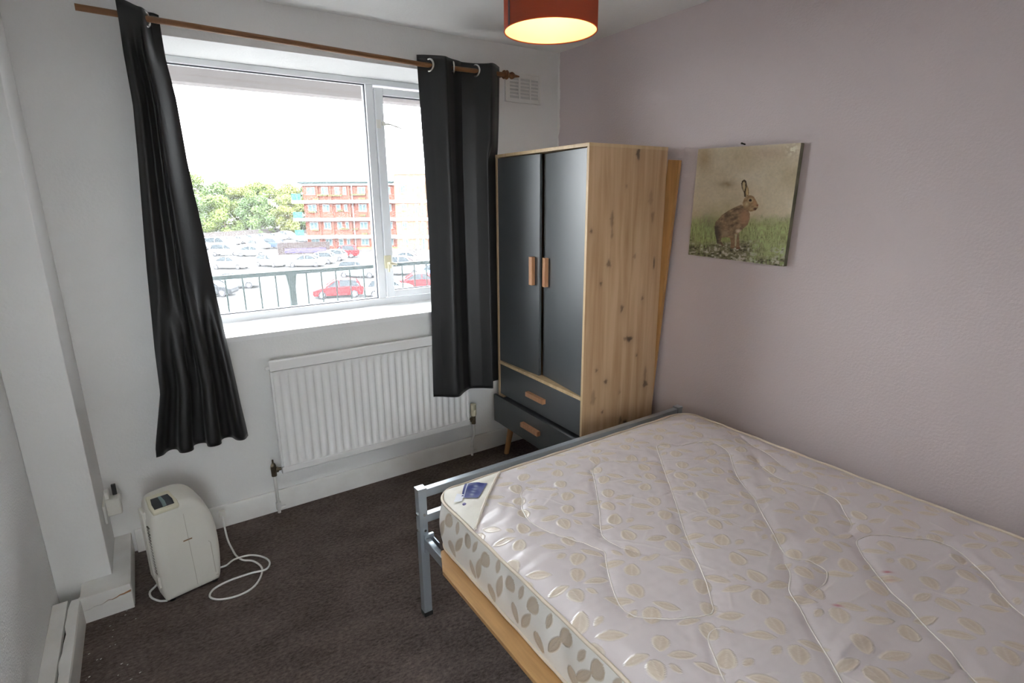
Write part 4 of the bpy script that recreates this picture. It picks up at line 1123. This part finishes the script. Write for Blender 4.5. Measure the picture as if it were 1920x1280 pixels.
#OUTSIDE
# ------------------------------------------------------------------ outside: balcony
GZ = -6.2
struct('trim_2', MB().box(-7, 5, .42, 1.46, -.32, -.02), M['concrete'], label='concrete floor slab of the balcony')
mb = MB().box(-7, 5, .42, 1.40, 2.42, 2.60)
struct('trim_3', mb, M['concrete'], label='concrete slab over the balcony')
struct('trim_4', MB().box(-7, 5, 1.30, 1.42, 2.268, 2.62), M['concrete2'], label='downstand edge beam of the slab over the balcony')
mb = MB().box(-7, X0-.15, .0, .42, -.3, 2.6).box(X1+.15, 5, .0, .42, -.3, 2.6)
struct('wall_outside', mb, M['brick'], fix=False)
rl_ = thing('balcony_railing', 'dark green metal railing along the balcony outside the window', 'railing', (-1.0, 1.40, -.02))
obj('handrail', MB().box(-6.5, 4.5, 1.38, 1.42, 1.045, 1.073), M['rail_green'], rl_)
obj('bottom_rail', MB().box(-6.5, 4.5, 1.39, 1.41, .08, .105), M['rail_green'], rl_)
bal = None
for k in range(-14, 30):
    x = -1.345 + .108*k
    if k % 14 == 0:
        mb = MB().box(x-.021, x+.021, 1.382, 1.418, -.02, 1.045)
        mb.prism([(x-.021,.95),(x+.021,.95),(x+.036,1.045),(x-.036,1.045)], 1.385, 1.415, 'y')
        obj('post', mb, M['rail_green'], rl_, fix=False)
    elif bal is None:
        bal = obj('baluster', MB().tube([(x,1.40,.105),(x,1.40,1.045)], .0058, 6), M['rail_green'], rl_); bx0 = x
    else:
        c = copy_child(bal, rl_); c.location = bal.location + Vector((x-bx0, 0, 0))

# ------------------------------------------------------------------ outside: ground
struct('ground', MB().box(-130, 130, -160, 260, GZ-.3, GZ), M['tarmac'])

# ------------------------------------------------------------------ outside: block of flats (own frame: x right, y away, z up from the ground)
YAW = .5911
bd = thing('apartment_building', 'four storey red brick block of flats with white balcony bands across the car park', 'building', (47.372, 71.094, GZ), -YAW)
kw = dict(parent=bd, world=False)
obj('wall', MB().box(-32.75, -18.0, 0, 10, 0, 10.35), M['brick'], **kw)
obj('wall', MB().box(-13.3, -4, 0, 10, 0, 10.35), M['brick'], **kw)
obj('stair_tower', MB().box(-18.05, -13.28, -1.3, 6, 0, 11.6), M['brick2'], **kw)
obj('tower_coping', MB().box(-18.2, -13.1, -1.45, 6.1, 11.6, 11.75), M['render'], **kw)
# brick piers between the bays
for x in (-30.4, -28.35, -25.45, -22.5, -20.6):
    obj('pier', MB().box(x-.14, x+.14, -.28, 0, 0, 10.2), M['brick'], **kw)
for zt_ in (7.82, 5.10, 2.38):
    obj('balcony_slab', MB().box(-34.3, -18.05, -.95, .0, zt_-.48, zt_), M['render'], **kw)
    obj('tower_band', MB().box(-18.35, -12.6, -1.55, -1.3, zt_-.52, zt_), M['render'], **kw)
for zt_, h in ((7.82, 1.0), (5.10, .95), (2.38, .9)):
    obj('end_railing', MB().box(-34.25, -32.8, -.92, -.86, zt_, zt_+h), M['green_rail'], **kw)
obj('eaves_band', MB().box(-33.0, -18.05, -.5, 0, 10.0, 10.35), M['render'], **kw)
obj('gutter', MB().box(-33.2, -18.05, -.75, -.45, 10.33, 10.56), M['gutter'], **kw)
obj('gutter', MB().box(-13.28, -3.8, -.75, -.45, 10.33, 10.56), M['gutter'], **kw)
mb = MB().add([(-33.2,-.7,10.5),(-3.8,-.7,10.5),(-3.8,10.5,10.5),(-33.2,10.5,10.5),(-29.5,4.9,12.5),(-7,4.9,12.5)], [(0,1,5,4),(1,2,5),(2,3,4,5),(3,0,4),(0,3,2,1)])
obj('roof', mb, M['roof'], **kw)
for x0_, x1_, y_, z1_ in ((-28.5,-27.5,4,14.0),(-25.9,-24.9,5,13.6),(-20.0,-19.1,5,13.7)):
    c_ = obj('chimney', MB().box(x0_, x1_, y_, y_+.8, 11.6, z1_), M['chimney'], **kw)
    for k in range(2):
        obj('chimney_pot', MB().lathe([(.14,0),(.11,.35)], 10, (x0_+.3+.4*k, y_+.4, z1_)), M['chimney'], c_, world=False)
obj('downpipe', MB().box(-25.02, -24.84, -.36, -.22, 0, 10.3), M['pipe_far'], **kw)
obj('downpipe', MB().box(-13.15, -12.98, -.36, -.2, 0, 10.3), M['pipe_far'], **kw)
def fwin(x0, x1, z0, z1, y=0, mull=1, arch=False):
    f = obj('window', MB().box(x0, x1, y-.10, y+.02, z0, z1), M['frame_far'], **kw)
    n = mull+1; w = (x1-x0)
    for k in range(n):
        a = x0 + .13 + k*(w-.13)/n; b = x0 + (k+1)*(w-.13)/n
        obj('pane', MB().box(a, b, y-.115, y-.10, z0+.14, z1-.13), M['pane_far'], f, world=False)
    if arch:
        m_ = MB(); cx_ = (x0+x1)/2; r_ = w/2
        m_.prism([(cx_+r_*math.cos(PI*k/12), z1+.7*r_*math.sin(PI*k/12)) for k in range(13)], y-.10, y+.02, 'y')
        obj('arch_light', m_, M['frame_far'], f, world=False)
for r, (za, zb) in enumerate(((.72,1.82),(3.30,4.45),(6.02,7.16),(8.60,9.80))):
    for x0_, x1_, mu in ((-32.1,-30.75,1),(-29.8,-28.7,1),(-27.7,-26.95,0),(-26.4,-25.85,0),(-24.1,-22.85,1),(-21.9,-20.9,1),(-19.9,-18.9,1)):
        fwin(x0_, x1_, za, zb, 0, mu)
    fwin(-17.1, -16.3, za+.15, zb+(.2 if r == 3 else 0), -1.3, 1, r == 3)
    fwin(-15.0, -14.6, za-.7, zb+.05, -1.3, 0, r == 3); fwin(-14.1, -13.65, za-.7, zb+.05, -1.3, 0, r == 3)
for x, z, w in ((-31.4,5.9,1.2),(-27.0,6.05,1.0),(-23.5,5.3,.9),(-31.2,3.1,1.1),(-26.6,3.25,1.3),(-24.8,3.2,.8),(-23.4,2.45,.9),(-26.3,.55,.9),(-29.6,8.45,1.6),(-27.6,8.4,2.2),(-24.0,8.5,2.3),(-30.6,7.85,.8),(-23.4,7.9,1.1)):
    obj('planter', MB().box(x-w/2, x+w/2, -.4, -.1, z, z+.26), M['leafbox'], **kw)
obj('entrance_door', MB().box(-14.15, -13.6, -1.38, -1.30, 0, 2.0), M['frame_far'], **kw)

# fences and walls by the car park
def slab(name, a, b, h, th, m, label, cat, z=GZ):
    a = Vector(a); b = Vector(b); L = (b-a).length; an = math.atan2(b.y-a.y, b.x-a.x)
    t_ = thing(name, label, cat, (a.x, a.y, z), an); return t_, L
f1, L = slab('fence', (14.6,84.4), (21.6,82.0), 1.6, .08, None, 'brown board fence with a purple banner in front of the flats', 'fence')
n_ = 22
for k in range(n_):
    obj('board', MB().box(L*k/n_, L*(k+1)/n_-.02, 0, .05, 0, 1.75+.02*(k%3)), M['fence'], f1, world=False)
obj('banner', MB().box(1.0, 6.8, -.03, -.005, .25, .85), M['banner'], f1, world=False)
f2, L = slab('fence', (24.6,67.6), (29.0,65.1), 1.4, .08, None, 'grey brown slatted fence below the stair tower', 'fence')
for k in range(16):
    obj('board', MB().box(L*k/16, L*(k+1)/16-.02, 0, .05, 0, 1.45+.03*(k%2)), M['fence_grey'], f2, world=False)
f3, L = slab('fence', (23.2,85.3), (31.5,79.6), 1, .3, None, 'low planted strip at the foot of the brick flats', 'verge')
obj('kerb', MB().box(0, L, 0, .3, 0, .2), M['lowwall'], f3, world=False)
obj('planting', MB().box(0, L, .3, 1.6, 0, .45), M['grass'], f3, world=False)
w1, L = slab('low_wall', (4,117), (36,139), 1.2, .3, None, 'low dark wall between the parked cars and the trees', 'wall')
obj('wall_face', MB().box(0, L, 0, .35, 0, 1.7), M['lowwall'], w1, world=False)
obj('coping', MB().box(0, L, -.05, .4, 1.7, 1.8), M['lowwall'], w1, world=False)

# ------------------------------------------------------------------ outside: trees
CX, CY = -2.2269, -2.8039
FH = np.array([.55729, .83032]); RH = np.array([.83032, -.55729])
def tree(a, D, top, w, m, label, group=None, seed=0, base=GZ, low=.12):
    r = np.random.default_rng(seed)
    p = np.array([CX, CY]) + D*FH + a*RH
    h = top - base
    t_ = thing('tree', label, 'tree', (p[0], p[1], base))
    mb = MB().tube([(0,0,0),(.1,0,h*.25),(0,.1,h*.6)], [.32,.24,.12], 8)
    for k in range(4):
        an = k*PI/2+r.random(); mb.tube([(0,0,h*(.2+.08*k)), (w*.25*math.cos(an), w*.25*math.sin(an), h*(.5+.08*k))], [.12,.04], 6)
    obj('trunk', mb, M['bark'], t_, world=False)
    blobs = []
    for k in range(26):
        zf_ = low + (1-low)*r.random()**.8
        rad = w*.5*math.sqrt(max(.08, 1-((zf_-.45)/.62)**2))
        an = r.uniform(0, 2*PI); q = rad*r.uniform(.35,.95)
        blobs.append((q*math.cos(an), q*math.sin(an), h*min(zf_,.90), w*r.uniform(.12,.20)))
    blobs.append((0,0,h*.88,w*.17)); blobs.append((0,0,h*.5,w*.33))
    V_ = []; Fc = []
    N = 330
    for bx, by, bz, br in blobs:
        d = r.normal(size=(N,3)); d /= np.linalg.norm(d,axis=1)[:,None]
        c = np.array([bx,by,bz]) + d*br*(r.uniform(.75,1.08,(N,1)))*np.array([1,1,.82])
        nn = d + r.normal(size=(N,3))*.55; nn /= np.linalg.norm(nn,axis=1)[:,None]
        u = np.cross(nn, r.normal(size=(N,3))); u /= np.linalg.norm(u,axis=1)[:,None]; v = np.cross(nn, u)
        s = r.uniform(.12,.27,(N,1))
        n0 = len(V_)
        quad = np.stack([c-u*s, c-v*s*.7, c+u*s, c+v*s*.7], 1).reshape(-1,3)
        V_ += quad.tolist(); Fc += [(n0+4*k, n0+4*k+1, n0+4*k+2, n0+4*k+3) for k in range(N)]
    mb = MB(); mb.v = V_; mb.f = Fc
    obj('foliage', mb, m, t_, world=False, fix=False)
TR = [(-71,112,8.6,12,'leaf_b','tall tree at the far left of the tree line, by the curtain'),
      (-64,112,7.2,10,'leaf_a','tall light green tree second from the left in the tree line'),
      (-58.5,114,5.6,9,'leaf_b','round green tree at the dip in the tree line'),
      (-53.5,113,4.6,8,'leaf_c','olive yellow tree in the middle of the tree line'),
      (-49.5,112,5.2,8,'leaf_a','light green tree right of the olive yellow tree'),
      (-45.0,114,5.0,8,'leaf_c','olive green tree second from the flats'),
      (-41.0,116,4.7,7.5,'leaf_b','dark green tree standing against the end of the flats'),
      (-68,106,3.0,7,'leaf_a','low light green tree in front of the tall left trees'),
      (-61,108,2.6,8,'leaf_b','low dark bush shaped tree behind the far row of cars'),
      (-55.5,108,2.6,8,'leaf_a','low light bush shaped tree behind the middle of the far cars'),
      (-49,109,2.4,8,'leaf_b','low green bush shaped tree behind the far cars near the fence'),
      (-43.5,110,2.6,7,'leaf_c','low olive bush shaped tree beside the end of the flats')]
for k, (a, D, top, w, m_, lb) in enumerate(TR):
    tree(a*1.13, D*1.13, 1.56+(top-1.56)*1.13, w*1.06, M[m_], lb, seed=40+k, low=.10)
tree(-13.0, 140, 14.5, 12, M['leaf_a'], 'pale green tree rising behind the stair tower by the right curtain', seed=77)

# ------------------------------------------------------------------ outside: cars
def carpaint(name, c): return mat(name, c, .45, spec=.10)
CP = {'red': carpaint('red_car_paint', (.17,.009,.012)), 'white': carpaint('white_car_paint', (.40,.40,.40)), 'silver': carpaint('silver_car_paint', (.20,.23,.24)),
      'black': carpaint('black_car_paint', (.025,.027,.03)), 'grey': carpaint('grey_car_paint', (.16,.18,.19)), 'blue': carpaint('blue_car_paint', (.10,.17,.34)), 'navy': carpaint('navy_car_paint', (.04,.06,.10))}
CACHE = {}
def car_mesh(kind):
    """side outlines (x forward, z up), in metres"""
    if kind == 'hatch':
        body = [(-1.98,.35),(-2.02,.62),(-1.95,.92),(-1.0,.96),(.75,.94),(1.55,.84),(1.95,.66),(2.0,.40),(1.9,.22),(-1.9,.22)]
        cab = [(-1.90,.90),(-1.55,1.36),(-1.0,1.47),(-.1,1.47),(.25,1.40),(.98,.92)]; hw = .86; wb = 1.26
    elif kind == 'saloon':
        body = [(-2.2,.38),(-2.25,.66),(-2.15,.93),(-1.3,.97),(.8,.94),(1.75,.84),(2.15,.64),(2.2,.40),(2.1,.22),(-2.1,.22)]
        cab = [(-1.65,.95),(-.95,1.36),(-.4,1.44),(.1,1.43),(.4,1.36),(1.12,.93)]; hw = .88; wb = 1.36
    elif kind == 'suv':
        body = [(-2.1,.42),(-2.15,.75),(-2.1,1.05),(-1.2,1.08),(.85,1.05),(1.75,.98),(2.1,.80),(2.15,.48),(2.05,.28),(-2.05,.28)]
        cab = [(-2.02,1.04),(-1.80,1.60),(-1.4,1.70),(-.1,1.69),(.3,1.60),(1.05,1.04)]; hw = .92; wb = 1.34
    else:
        body = [(-2.5,.40),(-2.55,.8),(-2.52,1.25),(-1.0,1.27),(1.2,1.2),(2.1,1.05),(2.45,.85),(2.5,.45),(2.4,.26),(-2.4,.26)]
        cab = [(-2.52,1.2),(-2.48,1.88),(-2.2,1.98),(.5,1.98),(.9,1.86),(1.55,1.20)]; hw = .97; wb = 1.6
    def loft(out, secs):
        mb = MB(); n = len(out)
        for y, sx, sz, cz in secs: mb.v += [(x*sx, y, cz+(z-cz)*sz) for x, z in out]
        for k in range(len(secs)-1): mb.f += [(k*n+i, k*n+(i+1)%n, (k+1)*n+(i+1)%n, (k+1)*n+i) for i in range(n)]
        mb.f += [tuple(range(n))[::-1], tuple(range((len(secs)-1)*n, len(secs)*n))]
        return mb
    bd_ = loft(body, [(-hw,.95,.82,.6),(-hw+.10,1,1,.6),(hw-.10,1,1,.6),(hw,.95,.82,.6)])
    zb = cab[0][1]
    gl_ = loft(cab, [(-hw+.06,1,.02,zb),(-hw+.09,.99,.35,zb),(-hw+.24,.95,.985,zb),(hw-.24,.95,.985,zb),(hw-.09,.99,.35,zb),(hw-.06,1,.02,zb)])
    top = [c for c in cab[1:-1]]
    rf = MB(); zt_ = max(z for _, z in cab)
    roof = [(x*.95, zb+(z-zb)*.985+.012) for x, z in top]
    n = len(roof)
    for y in (-hw+.21, hw-.21): rf.v += [(x, y, z) for x, z in roof]
    rf.f += [(i, i+1, n+i+1, n+i) for i in range(n-1)]
    # pillars as part of the roof shell
    for s in (-1, 1):
        for i_ in (0, len(cab)-1):
            (xa, za), (xb, zb_) = cab[i_], cab[1 if i_ == 0 else -2]
            rf.tube([(xa*.97, s*(hw-.08), za), (xb*.95, s*(hw-.22), zb+(zb_-zb)*.985+.01)], .045, 5)
        rf.tube([(-.1, s*(hw-.07), zb), (-.1, s*(hw-.22), zt_-.02)], .04, 5)
    wh = MB().lathe([(0,-.1),(.30,-.1),(.325,-.06),(.325,.06),(.30,.1),(0,.1)], 18, (0,0,0), 'y')
    hb = MB().lathe([(0,-.108),(.2,-.108),(.2,.108),(0,.108)], 12, (0,0,0), 'y')
    tl_ = MB().box(body[1][0]-.005, body[1][0]+.12, -hw+.08, -hw+.28, .68, .86).box(body[1][0]-.005, body[1][0]+.12, hw-.28, hw-.08, .68, .86)
    return bd_, gl_, rf, wh, hb, tl_, wb, hw
def car(kind, colour, x, y, deg, label, group=None):
    key = (kind, colour)
    r = thing('van' if kind == 'van' else 'car', label, 'van' if kind == 'van' else 'car', (x, y, GZ), math.radians(deg), group)
    if key not in CACHE:
        bd_, gl_, rf, wh, hb, tl_, wb, hw = car_mesh(kind)
        k = dict(parent=r, world=False)
        L = [obj('body', bd_, CP[colour], smooth=True, angle=30, **k), obj('windows', gl_, M['carglass'], smooth=True, angle=30, **k), obj('roof', rf, CP[colour], smooth=True, angle=30, **k), obj('tail_lights', tl_, M['lamp_red'], **k)]
        W = []
        for sx in (-1, 1):
            for sy in (-1, 1):
                w = obj('wheel', wh, M['tyre'], smooth=True, angle=30, **k); w.location = (sx*wb, sy*(hw-.09), .325)
                W.append((w, obj('hub_cap', hb, M['hub'], parent=w, world=False)))
        CACHE[key] = (L, W)
    else:
        L, W = CACHE[key]
        for o in L: copy_child(o, r)
        for w, h in W: copy_child(h, copy_child(w, r))
for c_ in [
 ('hatch','red',10.9,42.6,-17+180,'bright red hatchback side-on below the railing post'),
 ('suv','silver',16.3,53.3,-36,'silver car side-on beyond the bright red hatchback'),
 ('hatch','black',2.2,49.6,-30,'black car by the left curtain, nearest on that side'),
 ('saloon','grey',4.6,53.2,-24,'dark grey car just behind the black car by the left curtain'),
 ('hatch','white',14.6,40.6,-20,'white car next to the bright red hatchback'),
 ('saloon','red',18.4,42.2,-24,'red saloon low in the narrow casement pane'),
 ('van','white',20.6,52.5,-34,'white van behind the casement railing bars'),
 ('hatch','blue',23.0,47.5,-34,'blue hatchback beside the right curtain'),
 ('saloon','white',14.2,66.5,150,'white saloon just above the handrail, left of the red SUV'),
 ('hatch','white',16.4,68.6,150,'white hatchback second from the left in the middle row'),
 ('hatch','white',18.6,71.2,150,'white hatchback third from the left in the middle row'),
 ('suv','red',21.2,74.6,150,'red SUV at the end of the middle row near the flats'),
 ('hatch','white',10.8,69.4,-60,'white hatchback with a dark windscreen facing the railing'),
 ('saloon','white',6.4,69.8,-40,'white saloon near the left curtain above the handrail'),
 ('saloon','grey',11.2,85.0,-24,'dark grey saloon parked sideways left of the brown fence'),
 ('suv','white',8.2,88.0,-24,'white SUV parked sideways left of the dark grey saloon'),
 ('suv','navy',16.8,97.0,-60,'navy SUV at the corner of the brown fence'),
 ('hatch','white',14.2,97.5,-60,'white hatchback directly left of the navy SUV'),
 ('van','white',8.6,100.5,-34,'white van by the left curtain in the far rows'),
 ('hatch','white',11.6,110.5,-62,'white hatchback leftmost in the farthest row'),
 ('saloon','white',13.9,112.3,-62,'white saloon second in the farthest row'),
 ('hatch','silver',16.2,114.2,-62,'silver hatchback third in the farthest row'),
 ('hatch','white',18.6,116.0,-62,'white hatchback fourth in the farthest row'),
 ('saloon','white',21.0,117.8,-62,'white saloon fifth in the farthest row'),
 ('suv','white',23.6,119.0,-62,'white SUV sixth in the farthest row'),
 ('hatch','silver',24.6,110.0,-62,'silver hatchback beyond the brown fence'),
 ('saloon','white',25.6,62.0,-34,'white saloon in front of the grey brown slatted fence'),
]: car(*c_)
